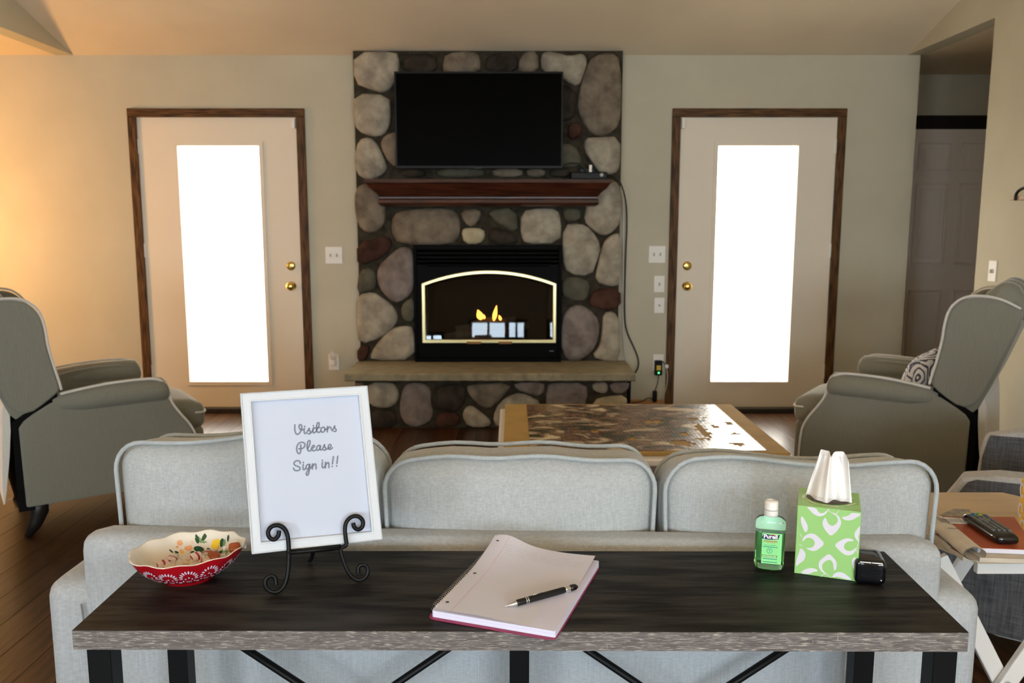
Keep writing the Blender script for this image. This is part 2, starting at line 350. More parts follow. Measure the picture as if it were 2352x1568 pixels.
def strokegeo(pl, polys, wd, off=.0006, sm=2, uvs=False):
    """flat ribbons with round ends on a plane"""
    V, F = [], []
    for P in polys:
        P = [p if uvs else pl.uv(*p) for p in P]
        if len(P) > 2 and sm: P = chaikin(P, False, sm)
        if len(P) == 1: P = [P[0], (P[0][0] + 1e-5, P[0][1])]
        b = len(V); N = len(P)
        for i, p in enumerate(P):
            a = Vector(P[max(0, i - 1)]); c = Vector(P[min(N - 1, i + 1)]); t = (c - a).normalized(); nn = Vector((-t.y, t.x)) * wd / 2; e = Vector(p)
            V += [pl.at(*(e + nn), off), pl.at(*(e - nn), off)]
        for i in range(N - 1): F.append((b + 2 * i, b + 2 * i + 1, b + 2 * i + 3, b + 2 * i + 2))
        for e in (P[0], P[-1]):
            b = len(V); V += [pl.at(e[0] + wd / 2 * math.cos(k * math.pi / 5), e[1] + wd / 2 * math.sin(k * math.pi / 5), off * 1.05) for k in range(10)]; F.append(tuple(range(b, b + 10)))
    return V, F
def polygeo(pl, polys, off=.0006, uvs=False):
    V, F = [], []
    for P in polys:
        b = len(V); V += [pl.at(*(p if uvs else pl.uv(*p)), off) for p in P]; F.append(tuple(range(b, b + len(P))))
    return V, F
def Z(ox, oy, s, pts): return [(ox + x * s, oy + y * s) for x, y in pts]
def textmesh(name, txt, size, pl, u, v, m, parent, bold=0, off=.0008, align='CENTER', sx=1, shear=0):
    c = bpy.data.curves.new(name, 'FONT'); c.body = txt; c.size = size; c.align_x = align; c.offset = bold; c.shear = shear; c.resolution_u = 3
    t = bpy.data.objects.new(name, c); COL.objects.link(t); dg = bpy.context.evaluated_depsgraph_get(); me = bpy.data.meshes.new_from_object(t.evaluated_get(dg))
    V = [pl.at(u + q.co.x * sx, v + q.co.y, off) for q in me.vertices]; F = [tuple(p.vertices) for p in me.polygons]
    bpy.data.objects.remove(t); bpy.data.curves.remove(c); bpy.data.meshes.remove(me)
    return mk(name, V, F, m, parent, recalc=False)
def struct(o): o['kind'] = 'structure'; return o

# ------------------------------------------------------------------ room
WY, CZ, XL, XR, XE = 5.97, 2.53, -3.05, 2.75, 2.84
SLAB = {1: (-2.63, -1.52), 2: (1.19, 2.28)}; DTOP = 2.105
FB = (-.60, .27, .42, 1.12)                               # firebox opening in the wall
def slit(x0, x1, z0, z1, y0, y1, holes):
    xs = sorted({x0, x1, *[h[0] for h in holes], *[h[1] for h in holes]}); zs = sorted({z0, z1, *[h[2] for h in holes], *[h[3] for h in holes]}); L = []
    for i in range(len(xs) - 1):
        for j in range(len(zs) - 1):
            cx, cz = (xs[i] + xs[i + 1]) / 2, (zs[j] + zs[j + 1]) / 2
            if not any(h[0] < cx < h[1] and h[2] < cz < h[3] for h in holes): L.append(((xs[i], y0, zs[j]), (xs[i + 1], y1, zs[j + 1])))
    return L
struct(boxes('wall_back', slit(-5.2, XE, 0, CZ + .02, WY, WY + .12, [(SLAB[1][0] - .01, SLAB[1][1] + .01, 0, DTOP + .01), (SLAB[2][0] - .01, SLAB[2][1] + .01, 0, DTOP + .01), FB]), M['wall']))
fl = struct(box('floor', (-5.2, -2.9, -.06), (4.4, 6.8, -.012), M['floor']))
planks = []; pm = None
y_rows = [(.2, 2.0), (2.0, 3.6), (3.6, 4.9), (4.9, 5.97)]
for i in range(60):                                       # planks running away from the camera
    x = -4.55 + i * .127
    for j, (ya, yb) in enumerate(y_rows):
        s = ((i * 37) % 11) / 11 * .55; ya2 = ya - (s if j else 0); yb2 = yb - (s if j < 3 else 0)
        planks.append((x, ya2, yb2))
cache = {}
for x, ya, yb in planks:
    L = round(yb - ya, 2)
    if L not in cache:
        V, F = boxgeo((.0006, 0.0008, -.012), (.1264, L - .0008, 0)); o = mk('plank', [Vector(v) for v in V], F, M['floor'], fl, local=True, bevel=.0008, seg=1); cache[L] = o.data
    else: o = bpy.data.objects.new('plank', cache[L]); COL.objects.link(o); o.parent = fl
    o.location = Vector((x, ya, 0)) - fl.location
for a, b in (((-5.2, -2.9, -.012), (-4.55, 6.8, 0)), ((3.07, -2.9, -.012), (4.4, 6.8, 0)), ((-4.55, -2.9, -.012), (3.07, .2, 0)), ((-4.55, WY, -.012), (3.07, 6.8, 0))): pass
struct(boxes('trim_1', [((-5.2, -2.9, -.012), (-4.55, 5.97, 0)), ((3.07, -2.9, -.012), (4.4, 6.72, 0)), ((-4.55, -2.9, -.012), (3.07, .2, 0)), ((2.84, WY + .001, -.012), (3.07, 6.72, 0))], M['floor']))
yr = 1.6; zr = CZ + .3 * (WY - yr)
prof = [(WY + .12, CZ - .036), (yr, zr), (-2.9, CZ - .03), (-2.9, CZ + .1), (yr, zr + .13), (WY + .12, CZ + .1)]
struct(prism('ceiling', prof, lambda y, z: (XL, y, z), lambda y, z: (XR, y, z), M['ceil']))
struct(prism('trim_2', [(WY, CZ), (yr, zr + .02), (-2.9, CZ)], lambda y, z: (XL - .12, y, z), lambda y, z: (XL, y, z), M['wall']))          # gable over the left opening
struct(box('trim_3', (-5.2, -2.9, CZ), (XL - .12, WY + .12, CZ + .1), M['ceil']))                                                          # level ceilings each side
struct(box('trim_4', (XR + .12, -2.9, CZ), (4.4, 6.8, CZ + .1), M['ceil']))
struct(prism('wall_right', [(-2.9, 0), (4.92, 0), (4.92, CZ), (6.82, CZ), (6.82, CZ + .1), (WY, CZ + .1), (yr, zr + .12), (-2.9, CZ)], lambda y, z: (XR, y, z), lambda y, z: (XR + .12, y, z), M['wall']))
struct(box('wall_left', (-5.3, -2.9, 0), (-5.2, 6.09, CZ + .1), M['wall']))
struct(boxes('wall_rear', slit(-5.2, 4.4, 0, 2.6, -3.0, -2.9, [(x - hw, x + hw, z0, z1) for x, hw, z0, z1 in REAR]), M['wall']))
for i, (x, hw, z0, z1) in enumerate(REAR):
    struct(boxes('window_%d' % (i + 1), [((x - hw, -2.94, (z0 + z1) / 2 - .05), (x + hw, -2.9, (z0 + z1) / 2 + .05)), ((x - .02, -2.94, z0), (x + .02, -2.9, z1)), ((x - hw - .06, -2.9, z0 - .06), (x + hw + .06, -2.88, z0)), ((x - hw - .06, -2.9, z1), (x + hw + .06, -2.88, z1 + .06)), ((x - hw - .06, -2.9, z0), (x - hw, -2.88, z1)), ((x + hw, -2.9, z0), (x + hw + .06, -2.88, z1))], M['casing']))
# hallway behind the right corner
struct(box('wall_hall', (XE, 6.72, 0), (4.4, 6.82, CZ + .02), M['wall'])); struct(box('trim_5', (XE - .1, WY + .12, 0), (XE, 6.82, CZ + .02), M['wall']))
struct(box('wall_hall_end', (4.3, -2.9, 0), (4.4, 6.72, CZ), M['wall']))
d3 = struct(box('door_3', (3.11, 6.685, .01), (3.91, 6.72, 2.108), M['paneldoor']))
for x0, x1 in ((3.22, 3.45), (3.57, 3.80)):
    for z0, z1 in ((1.80, 1.995), (1.06, 1.68), (.25, .83)):
        mk('panel', *merge([prismgeo([(x0, z0), (x1, z0), (x1, z1), (x0, z1)], lambda x, z: (x, 6.687, z), lambda x, z: (x, 6.681, z)), prismgeo([(x0 + .035, z0 + .035), (x1 - .035, z0 + .035), (x1 - .035, z1 - .035), (x0 + .035, z1 - .035)], lambda x, z: (x, 6.682, z), lambda x, z: (x, 6.672, z))]), M['paneldoor'], d3, bevel=.004)
        boxes('panel_moulding', [((x0 - .012, 6.664, z0 - .012), (x1 + .012, 6.69, z0)), ((x0 - .012, 6.664, z1), (x1 + .012, 6.69, z1 + .012)), ((x0 - .012, 6.664, z0), (x0, 6.69, z1)), ((x1, 6.664, z0), (x1 + .012, 6.69, z1))], M['paneldoor'], d3, bevel=.004)
struct(box('trim_6', (2.99, 6.69, 2.108), (4.02, 6.718, 2.215), M['darktrim']))
struct(boxes('trim_7', [((3.0, 6.69, 0), (3.11, 6.718, 2.108)), ((3.91, 6.69, 0), (4.02, 6.718, 2.108))], M['darktrim']))
# baseboards
bb = struct(boxes('baseboard_back', [((-5.2, WY - .012, 0), (-2.70, WY, .09)), ((-1.45, WY - .012, 0), (-1.10, WY, .09)), ((.78, WY - .012, 0), (1.12, WY, .09)), ((2.35, WY - .012, 0), (XE, WY, .09))], M['baseb'], bevel=.004))
struct(box('baseboard_right', (XR - .014, -2.8, 0), (XR, 4.92, .10), M['baseb'], bevel=.004))
struct(box('ground', (-14, 6.1, -.2), (14, 40, -.12), M['concrete']))
# ---- the two patio doors
def patio_door(k, hinge_left, gpx):
    x0, x1 = SLAB[k]; yf = WY + .001; Yc = WY
    a, b = W(gpx[0], gpx[2], yf), W(gpx[1], gpx[3], yf); gx0, gx1, gz0, gz1 = gpx[4], gpx[5], .225, 1.915
    d = struct(boxes('door_%d' % k, slit(x0 - .0095, x1 + .0095, .035, DTOP + .0095, yf, yf + .045, [(gx0, gx1, gz0, gz1)]), M['doorpaint']))
    def frame(name, q, wd, y0, y1, m):
        return boxes(name, [((q[0] - wd, y0, q[2] - wd), (q[1] + wd, y1, q[2])), ((q[0] - wd, y0, q[3]), (q[1] + wd, y1, q[3] + wd)), ((q[0] - wd, y0, q[2]), (q[0], y1, q[3])), ((q[1], y0, q[2]), (q[1] + wd, y1, q[3]))], m, d)
    frame('glass_bead', (gx0, gx1, gz0, gz1), .028, yf - .010, yf, M['doorpaint'])
    box('glass_pane', (gx0, yf + .018, gz0), (gx1, yf + .022, gz1), M['dglass'], d)
    kx = x1 - .07 if hinge_left else x0 + .07
    kp = lathe('knob', [(.001, 0), (.033, 0), (.033, .006), (.012, .012), (.012, .03), (.026, .036), (.031, .05), (.027, .062), (.012, .068), (.001, .069)], (kx, yf, .925), M['brass'], d, rot=RY)
    lathe('deadbolt', [(.001, 0), (.033, 0), (.031, .012), (.02, .016), (.001, .017)], (kx, yf, 1.07), M['brass'], d, rot=RY)
    box('thumb_turn', (kx - .004, yf - .032, 1.055), (kx + .004, yf - .015, 1.085), M['brass'], d, bevel=.002)
    hx = x0 - .004 if hinge_left else x1 + .004
    for z in (.25, 1.13, 1.86): box('hinge', (hx - .008, yf - .012, z), (hx + .008, yf + .002, z + .1), M['white'], d, bevel=.003)
    # casing of three boards, sill
    cs = struct(boxes('trim_%d' % (7 + k), [((x0 - .066, WY - .020, 0), (x0 - .006, WY, DTOP + .004)), ((x1 + .006, WY - .020, 0), (x1 + .066, WY, DTOP + .004))], M['casing'], bevel=.004))
    box('head_casing', (x0 - .066, WY - .021, DTOP + .004), (x1 + .066, WY, DTOP + .064), M['casingh'], cs, bevel=.004)
    box('sill', (x0 - .0, WY - .06, 0), (x1, WY + .1, .035), M['thresh'], cs, bevel=.004)
    sx = x1 - .012 if hinge_left else x0 + .012
    s = box('door_contact', (sx - .012, yf - .03, 2.03), (sx + .012, yf - .006, 2.10), M['white'], None, bevel=.004)
    tag(s, 'small white alarm contact at the top corner of the %s patio door' % ('left' if hinge_left else 'right'), 'sensor')
patio_door(1, True, (410, 597, 335, 875, -2.36, -1.785))
patio_door(2, False, (1655, 1838, 335, 872, 1.455, 2.02))

# ------------------------------------------------------------------ stone fireplace
fp = thing('stone_fireplace', 'tall fieldstone fireplace surround with a pale limestone hearth shelf between the two glass doors', 'fireplace', (-.165, 5.9, 0))
SY = 5.90
boxes('mortar_bed', slit(-1.092, .762, .39, CZ + .014, SY, WY - .001, [FB]), M['mortar'], fp)
box('base_mortar', (-1.055, 5.475, 0), (.765, WY - .001, .338), M['mortar'], fp)
def stone(poly, tone, Y, depth=.045):
    P = [W(x, y, Y) for x, y in poly]; P = [(p.x, p.z) for p in P]; P = chaikin(P, True, 1)
    gx, gz = sum(p[0] for p in P) / len(P), sum(p[1] for p in P) / len(P); wx, wz = max(p[0] for p in P) - min(p[0] for p in P), max(p[1] for p in P) - min(p[1] for p in P)
    P = [(gx + (x - gx) * (1 + .012 / wx), gz + (z - gz) * (1 + .012 / wz)) for x, z in P]
    n = len(P); cx = sum(p[0] for p in P) / n; cz = sum(p[1] for p in P) / n; V = []
    rg = [(1.0, .012), (1.0, -depth * .45), (.93, -depth * .8), (.72, -depth), (.36, -depth * 1.08)]
    for s, dy in rg:
        for x, z in P:
            jit = .004 * math.sin(x * 31 + z * 17) if s < .95 else 0
            V.append((cx + (x - cx) * s, Y + dy + jit, cz + (z - cz) * s))
    V.append((cx, Y - depth * 1.1, cz)); F = []
    for r in range(len(rg) - 1):
        for i in range(n): F.append((r * n + i, r * n + (i + 1) % n, (r + 1) * n + (i + 1) % n, (r + 1) * n + i))
    b = (len(rg) - 1) * n
    for i in range(n): F.append((b + i, b + (i + 1) % n, len(V) - 1))
    mk('stone', V, F, M['st_' + tone], fp, smooth=True)
A = (780, 80, .30608); B = (780, 540, .34014); D = (1280, 330, .40201)
STONES = [
 (A, 'light', [(118, 142), (420, 132), (446, 200), (442, 300), (390, 400), (320, 436), (240, 410), (118, 360)]),
 (A, 'dark', [(490, 160), (720, 142), (730, 290), (480, 290)]), (A, 'mid', [(800, 150), (1000, 130), (1055, 175), (1050, 285), (790, 290), (780, 220)]),
 (A, 'dark', [(1110, 155), (1320, 135), (1335, 285), (1100, 285)]), (A, 'mid', [(1385, 140), (1480, 130), (1492, 280), (1345, 285), (1350, 190)]),
 (A, 'light', [(1515, 160), (1560, 132), (1640, 145), (1720, 168), (1820, 145), (1852, 200), (1830, 290), (1790, 385), (1690, 345), (1650, 285), (1520, 280)]),
 (A, 'mid', [(1900, 170), (2040, 142), (2100, 200), (2108, 600), (2060, 720), (1940, 765), (1850, 700), (1790, 560), (1800, 430), (1850, 260)]),
 (A, 'light', [(118, 450), (370, 460), (382, 600), (370, 690), (330, 750), (250, 762), (140, 720), (114, 620)]),
 (A, 'light', [(150, 795), (230, 775), (290, 830), (352, 980), (350, 1010), (300, 1062), (210, 1085), (135, 1040), (122, 920)]),
 (A, 'mid', [(420, 735), (345, 760), (310, 830), (380, 970), (470, 1000), (500, 740)]),
 (A, 'green', [(1640, 820), (1760, 830), (1812, 930), (1800, 990), (1640, 990)]), (A, 'red', [(1720, 665), (1805, 665), (1810, 760), (1720, 790)]),
 (A, 'light', [(1842, 785), (1930, 775), (2098, 772), (2098, 980), (2060, 1042), (1960, 1042), (1900, 960), (1840, 870)]),
 (A, 'dark', [(1560, 360), (1760, 400), (1770, 540), (1750, 640), (1560, 640)]),
 (A, 'dark', [(480, 1015), (640, 1015), (640, 1065), (480, 1065)]), (A, 'green', [(740, 1010), (1080, 1010), (1080, 1065), (740, 1065)]),
 (A, 'mid', [(1148, 1010), (1370, 1010), (1365, 1062), (1160, 1062)]), (A, 'mid', [(1405, 1012), (1540, 1012), (1530, 1062), (1420, 1062)]), (A, 'dark', [(1580, 1012), (1720, 1012), (1720, 1062), (1580, 1062)]),
 (A, 'mid', [(140, 1150), (200, 1115), (270, 1130), (330, 1200), (345, 1330), (330, 1430), (250, 1485), (170, 1460), (130, 1360), (122, 1220)]),
 (A, 'mid', [(410, 1350), (500, 1318), (840, 1300), (900, 1370), (900, 1500), (840, 1570), (440, 1565), (395, 1470)]),
 (A, 'mid', [(908, 1320), (1052, 1310), (1055, 1370), (1000, 1440), (940, 1410)]), (A, 'cream', [(920, 1470), (960, 1452), (1080, 1458), (1088, 1520), (1050, 1562), (940, 1562)]),
 (A, 'green', [(1105, 1320), (1325, 1300), (1335, 1490), (1190, 1420)]), (A, 'dark', [(1125, 1430), (1330, 1510), (1330, 1565), (1128, 1565)]),
 (A, 'light', [(1365, 1330), (1500, 1305), (1630, 1310), (1658, 1400), (1650, 1555), (1400, 1565), (1362, 1500)]), (A, 'green', [(1680, 1308), (1805, 1308), (1800, 1392), (1690, 1392)]),
 (A, 'light', [(2000, 1098), (2060, 1100), (2105, 1160), (2103, 1400), (2050, 1470), (1980, 1505), (1900, 1460), (1838, 1390), (1850, 1300), (1880, 1230), (1930, 1170)]),
 (D, 'light', [(38, 468), (130, 458), (190, 490), (246, 580), (225, 660), (190, 752), (60, 740), (32, 650)]),
 (D, 'light', [(262, 565), (310, 522), (357, 515), (357, 800), (300, 812), (218, 782), (230, 700)]),
 (D, 'green', [(38, 770), (120, 765), (185, 792), (170, 872), (140, 897), (48, 885), (28, 830)]), (D, 'red', [(210, 830), (355, 828), (357, 932), (270, 947), (172, 920)]),
 (D, 'purple', [(120, 920), (180, 945), (235, 1010), (232, 1110), (190, 1190), (110, 1240), (50, 1222), (20, 1140), (28, 1010), (60, 945)]),
 (D, 'light', [(262, 968), (320, 960), (350, 1010), (352, 1237), (280, 1237), (197, 1210), (245, 1150), (255, 1060)]),
 (B, 'red', [(125, 50), (330, 8), (355, 60), (320, 130), (130, 212)]),
 (B, 'purple', [(400, 90), (450, 80), (500, 120), (503, 360), (440, 430), (370, 452), (300, 390), (255, 300), (270, 210), (340, 140)]),
 (B, 'green', [(140, 240), (210, 225), (246, 260), (246, 350), (190, 377), (125, 387)]),
 (B, 'light', [(125, 405), (230, 385), (300, 430), (350, 470), (392, 530), (380, 600), (300, 680), (140, 732), (125, 600)]),
 (B, 'green', [(440, 450), (503, 420), (506, 580), (440, 572), (418, 510)]),
 (B, 'light', [(350, 632), (430, 614), (500, 622), (515, 833), (218, 836), (218, 790), (280, 700)]), (B, 'red', [(128, 760), (200, 740), (195, 800), (170, 840), (128, 840)]),
]
for (ox, oy, s), tone, P in STONES: stone(Z(ox, oy, s, P), tone, SY)
BASE = [('light', [(200, 1000), (350, 996), (387, 1030), (400, 1090), (370, 1142), (300, 1162), (210, 1140), (194, 1070)]), ('dark', [(210, 1182), (380, 1190), (380, 1292), (218, 1292)]),
 ('purple', [(430, 1040), (470, 1000), (560, 1000), (616, 1040), (612, 1120), (632, 1200), (600, 1262), (500, 1292), (430, 1250), (410, 1150)]), ('dark', [(660, 1020), (830, 1000), (852, 1100), (800, 1182), (700, 1180), (654, 1110)]),
 ('mid', [(868, 1010), (1165, 998), (1100, 1090), (1000, 1175), (920, 1120), (870, 1060)]), ('red', [(680, 1192), (800, 1200), (812, 1280), (640, 1290)]),
 ('light', [(850, 1168), (890, 1150), (950, 1190), (1022, 1250), (1000, 1287), (870, 1287), (833, 1220)]), ('purple', [(1180, 1000), (1375, 993), (1380, 1050), (1340, 1080), (1260, 1060), (1200, 1040)]),
 ('light', [(1040, 1220), (1080, 1130), (1180, 1068), (1260, 1078), (1360, 1130), (1360, 1292), (1060, 1292)]), ('purple', [(1400, 1020), (1450, 998), (1660, 1000), (1670, 1100), (1600, 1285), (1400, 1285)]),
 ('light', [(1708, 1010), (1740, 997), (1800, 997), (1808, 1040), (1780, 1062), (1718, 1045)]), ('purple', [(1825, 1000), (1950, 994), (1940, 1040), (1890, 1067), (1835, 1050)]),
 ('cream', [(1718, 1112), (1800, 1090), (1932, 1080), (1932, 1190), (1715, 1200)]), ('mid', [(1640, 1225), (1930, 1220), (1930, 1290), (1625, 1290)]), ('mid', [(95, 1005), (170, 1000), (175, 1100), (95, 1110)]), ('green', [(95, 1140), (180, 1150), (190, 1285), (95, 1285)])]
for tone, P in BASE: stone(Z(*B, P), tone, 5.478, .03)
hb = []
for i in range(60):                                        # hearth shelf with a chipped, rock-faced front edge
    x = -1.105 + i * 1.92 / 59; hb.append((x, 5.372 + .006 * math.sin(i * 1.9) + .004 * math.sin(i * 4.3)))
V, F = [], []
hp = hb + [(.815, SY - .002), (-1.105, SY - .002)]
hp0 = [(x, y + (.012 if i < 60 else 0)) for i, (x, y) in enumerate(hp)]
mk('hearth_slab', *merge([prismgeo(hp, lambda x, y: (x, y, .345), lambda x, y: (x, y, .383)), ([(x, y, .383) for x, y in hp] + [(x, y, .392) for x, y in hp0], [tuple(range(62, 124))] + [(i, (i + 1) % 62, 62 + (i + 1) % 62, 62 + i) for i in range(62)]), ([(x, y, .345) for x, y in hp] + [(x, y + .01, .336) for x, y in hp0], [tuple(range(62, 124))] + [(i, (i + 1) % 62, 62 + (i + 1) % 62, 62 + i) for i in range(62)])]), M['hearth'], fp)
# ------------------------------------------------------------------ gas insert
ins = thing('gas_fireplace_insert', 'black gas fireplace insert with arched pale brass trim and a small flame behind glass', 'fireplace insert', (-.165, 5.85, .392))
I = lambda x, y: W(940 + x * .15306, 600 + y * .15306, 5.835)
fx0, fx1 = W(951, 700, 5.83).x, W(1290, 700, 5.83).x; fz0, fz1 = .393, W(1120, 563, 5.83).z
pbl = I(250, 1172); pbr = I(2150, 1172); ztc = I(250, 365).z; zpk = I(1200, 190).z; xl, xr = pbl.x, pbr.x; zb = pbl.z
def arch(x0, x1, z0, zc, zp, n=16):
    P = [(x0, z0), (x1, z0)]; 
    for i in range(n + 1):
        t = i / n; x = x1 + (x0 - x1) * t; s = 2 * t - 1; P.append((x, zc + (zp - zc) * (1 - s * s)))
    return P
inner = arch(xl, xr, zb, ztc, zpk); wd = .026
outer = arch(xl - wd, xr + wd, zb - wd, ztc + wd * .6, zpk + wd)
def ring(name, po, pi, y0, y1, m, parent, **k):
    n = len(po); V = [(x, y0, z) for x, z in po] + [(x, y0, z) for x, z in pi] + [(x, y1, z) for x, z in po] + [(x, y1, z) for x, z in pi]; F = []
    for i in range(n):
        j = (i + 1) % n; F += [(i, j, n + j, n + i), (2 * n + i, 2 * n + j, 3 * n + j, 3 * n + i), (i, j, 2 * n + j, 2 * n + i), (n + i, n + j, 3 * n + j, 3 * n + i)]
    return mk(name, V, F, m, parent, **k)
sq = []
N2 = len(outer)
for i, (x, z) in enumerate(outer):
    if i == 0: sq.append((fx0 + .02, fz0 + .11))
    elif i == 1: sq.append((fx1 - .02, fz0 + .11))
    else: sq.append((fx1 - .02 + (fx0 - fx1 + .04) * (i - 2) / (N2 - 3), W(1120, 612, 5.835).z))
ring('face_panel', sq, outer, 5.842, 5.858, M['insert'], ins)
ring('brass_trim', outer, inner, 5.828, 5.85, M['pbrass'], ins, bevel=.004)
po2 = [(x * .5 + p[0] * .5, z * .5 + p[1] * .5) for (x, z), p in zip(outer, inner)]
zt = W(1120, 612, 5.835).z
boxes('surround', [((fx0, 5.83, fz0), (fx1, 5.90, fz0 + .028)), ((fx0, 5.83, fz0 + .028), (fx0 + .022, 5.90, fz1)), ((fx1 - .022, 5.83, fz0 + .028), (fx1, 5.90, fz1)), ((fx0 + .022, 5.83, fz1 - .03), (fx1 - .022, 5.90, fz1))], M['insert'], ins, bevel=.004)
box('lower_panel', (fx0 + .022, 5.845, fz0 + .028), (fx1 - .022, 5.86, fz0 + .11), M['insert'], ins, bevel=.003)
for i in range(4):
    z = zt + .006 + i * (fz1 - .035 - zt) / 4
    prism('louver', [(5.842, z), (5.875, z + .018), (5.875, z + .024), (5.842, z + .007)], lambda y, q: (fx0 + .022, y, q), lambda y, q: (fx1 - .022, y, q), M['insert'], ins)
for x0, x1 in ((865, 1080), (1340, 1545)):
    a, b = I(x0, 1195), I(x1, 1235); box('door_pull', (a.x, 5.806, b.z), (b.x, 5.832, a.z), mat('bronze', (.25, .13, .05), .35, 1), ins, bevel=.004)
gz0, gz1 = zb - .01, zpk + .01
# glass leans back a little, as the reflection of the rear windows shows
mk('glass_front', [(xl - .01, 5.846, gz0), (xr + .01, 5.846, gz0), (xr + .01, 5.905, gz1), (xl - .01, 5.905, gz1)], [(0, 1, 2, 3)], M['fglass'], ins)
V, F = boxgeo((FB[0] + .005, 5.875, FB[2] + .003), (FB[1] - .005, 6.40, FB[3] - .003)); mk('firebox', V, [f for i, f in enumerate(F) if i != 2], M['insert'], ins)
for i, (xa, xb, y, z, r) in enumerate(((-.50, -.02, 6.06, .55, .035), (-.42, .12, 6.14, .60, .034), (-.36, -.06, 5.98, .52, .03), (-.30, .02, 6.10, .65, .026))):
    lg = tube('gas_log', [(xa, y, z - .02), (xa * .6 + xb * .4, y + .02, z + .01), (xa * .3 + xb * .7, y - .01, z), (xb, y + .02, z + .02)], [r, r * 1.1, r, r * .8], M['log'], ins, n=10)
def flame(cx, cz, h, r, lean):
    P = []; rs = []
    for k, (t, q) in enumerate(((0, .25), (.15, .75), (.35, 1), (.6, .8), (.8, .45), (.95, .18), (1, .03))): P.append((cx + lean * t, 6.02, cz - h / 2 + h * t)); rs.append(r * q)
    V, F = tubegeo(P, rs, 10); mk('flame', V, F, M['flame'], ins, smooth=True)
for x, y, h, r, l in ((1055, 800, 150, 52, -55), (1122, 830, 70, 22, -10), (1290, 775, 235, 34, 45), (1360, 845, 80, 24, -30)):
    p = W(940 + x * .15306, 600 + y * .15306, 6.02); flame(p.x - l * .00025, p.z, h * .00049, r * .00049, l * .00049)
box('nameplate', (W(1262, 806, 5.84).x, 5.842, W(1262, 807, 5.84).z), (W(1272, 806, 5.84).x, 5.846, W(1262, 805, 5.84).z), M['chrome'], ins)
# ------------------------------------------------------------------ mantel, television, boxes and cables
ma = thing('mantel_shelf', 'dark red mahogany crown-moulded mantel shelf below the television', 'mantel', (-.165, 5.85, 1.48))
def mant(z, y, hw): return z, y, hw
zt_, zb_ = W(1120, 412, 5.70).z, W(1120, 471, 5.80).z
prof = [(zt_, 5.655, .835), (zt_ - .022, 5.652, .838), (zt_ - .030, 5.665, .822), (zt_ - .06, 5.685, .80), (zt_ - .09, 5.72, .765), (zt_ - .115, 5.742, .745), (zt_ - .125, 5.742, .745), (zt_ - .135, 5.725, .752), (zt_ - .155, 5.722, .755), (zt_ - .170, 5.735, .745), (zt_ - .178, 5.76, .73)]
V, F = [], []; cxm = -.165 + .005
for z, y, hw in prof: V += [(cxm - hw, y, z), (cxm + hw, y, z), (cxm + hw, SY - .06 + .055, z), (cxm - hw, SY - .06 + .055, z)]
for i in range(len(prof) - 1):
    for k in range(4): F.append((i * 4 + k, i * 4 + (k + 1) % 4, (i + 1) * 4 + (k + 1) % 4, (i + 1) * 4 + k))
F += [(0, 1, 2, 3), tuple(range(4 * len(prof) - 4, 4 * len(prof)))]
for v in range(len(V)): pass
mk('shelf', V, F, M['mantel'], ma); MZ = zt_
for x in (-.60, .28): prism('bracket', [(5.80, zt_ - .178), (SY - .055, zt_ - .178), (SY - .055, zt_ - .30), (5.83, zt_ - .20)], lambda y, z: (x, y, z), lambda y, z: (x + .001, y, z), M['mantel'], ma) if False else None
tv = thing('television', 'large black flat screen television mounted on the stone above the mantel', 'television', (-.223, 5.76, 1.73))
box('housing', (-.765, 5.748, 1.775), (.32, 5.80, 2.33), M['black'], tv, bevel=.02)
boxes('bezel', [((-.785, 5.70, 1.742), (.342, 5.75, 1.757)), ((-.785, 5.70, 2.36), (.342, 5.75, 2.372)), ((-.785, 5.70, 1.757), (-.774, 5.75, 2.36)), ((.331, 5.70, 1.757), (.342, 5.75, 2.36))], M['black'], tv)
box('screen', (-.774, 5.706, 1.757), (.331, 5.748, 2.36), M['screen'], tv)
box('wall_mount', (-.40, 5.80, 1.90), (-.05, 5.843, 2.2), M['black'], tv)
PT = Plane((0, 5.70, 0), (1, 0, 0), (0, 0, 1)); p = W(1098, 386, 5.70)
mk('maker_mark', *strokegeo(PT, [[(p.x - .022 + i * .010, p.z - .004), (p.x - .022 + i * .010 + .004, p.z + .004)] for i in range(5)], .0022, off=.0015, uvs=True), mat('grey_print', (.12, .12, .12), .4), tv)
rt = thing('cable_box', 'small black cable box with a round white light on the right end of the mantel', 'box', (.51, 5.75, MZ))
a, b = W(1310, 410, 5.74), W(1394, 391, 5.74)
box('casing', (a.x, 5.70, MZ), (b.x, 5.82, MZ + .050), M['black'], rt, bevel=.008)
lathe('ring_light', [(.001, 0), (.012, 0), (.012, .003), (.001, .004)], (W(1382, 399, 5.70).x, 5.70, MZ + .030), mat('grey_ring', (.5, .5, .5), .4), rt, rot=RY)
m2 = thing('power_adapter', 'black power adapter with a white plug standing behind the cable box on the mantel', 'adapter', (.50, 5.84, MZ))
box('body', (W(1330, 400, 5.84).x, 5.825, MZ), (W(1366, 400, 5.84).x, 5.85, MZ + .085), M['black'], m2, bevel=.006)
box('plug', (W(1352, 400, 5.84).x, 5.815, MZ + .055), (W(1359, 400, 5.84).x, 5.826, MZ + .105), M['white'], m2, bevel=.003)
c = tube('television_cable', [W(1285, 385, 5.76), W(1310, 372, 5.78), W(1335, 376, 5.79), W(1350, 395, 5.79), W(1345, 405, 5.79)], .005, M['cable'], sm=2); tag(c, 'black cable looping from the television behind the cable box', 'cable')
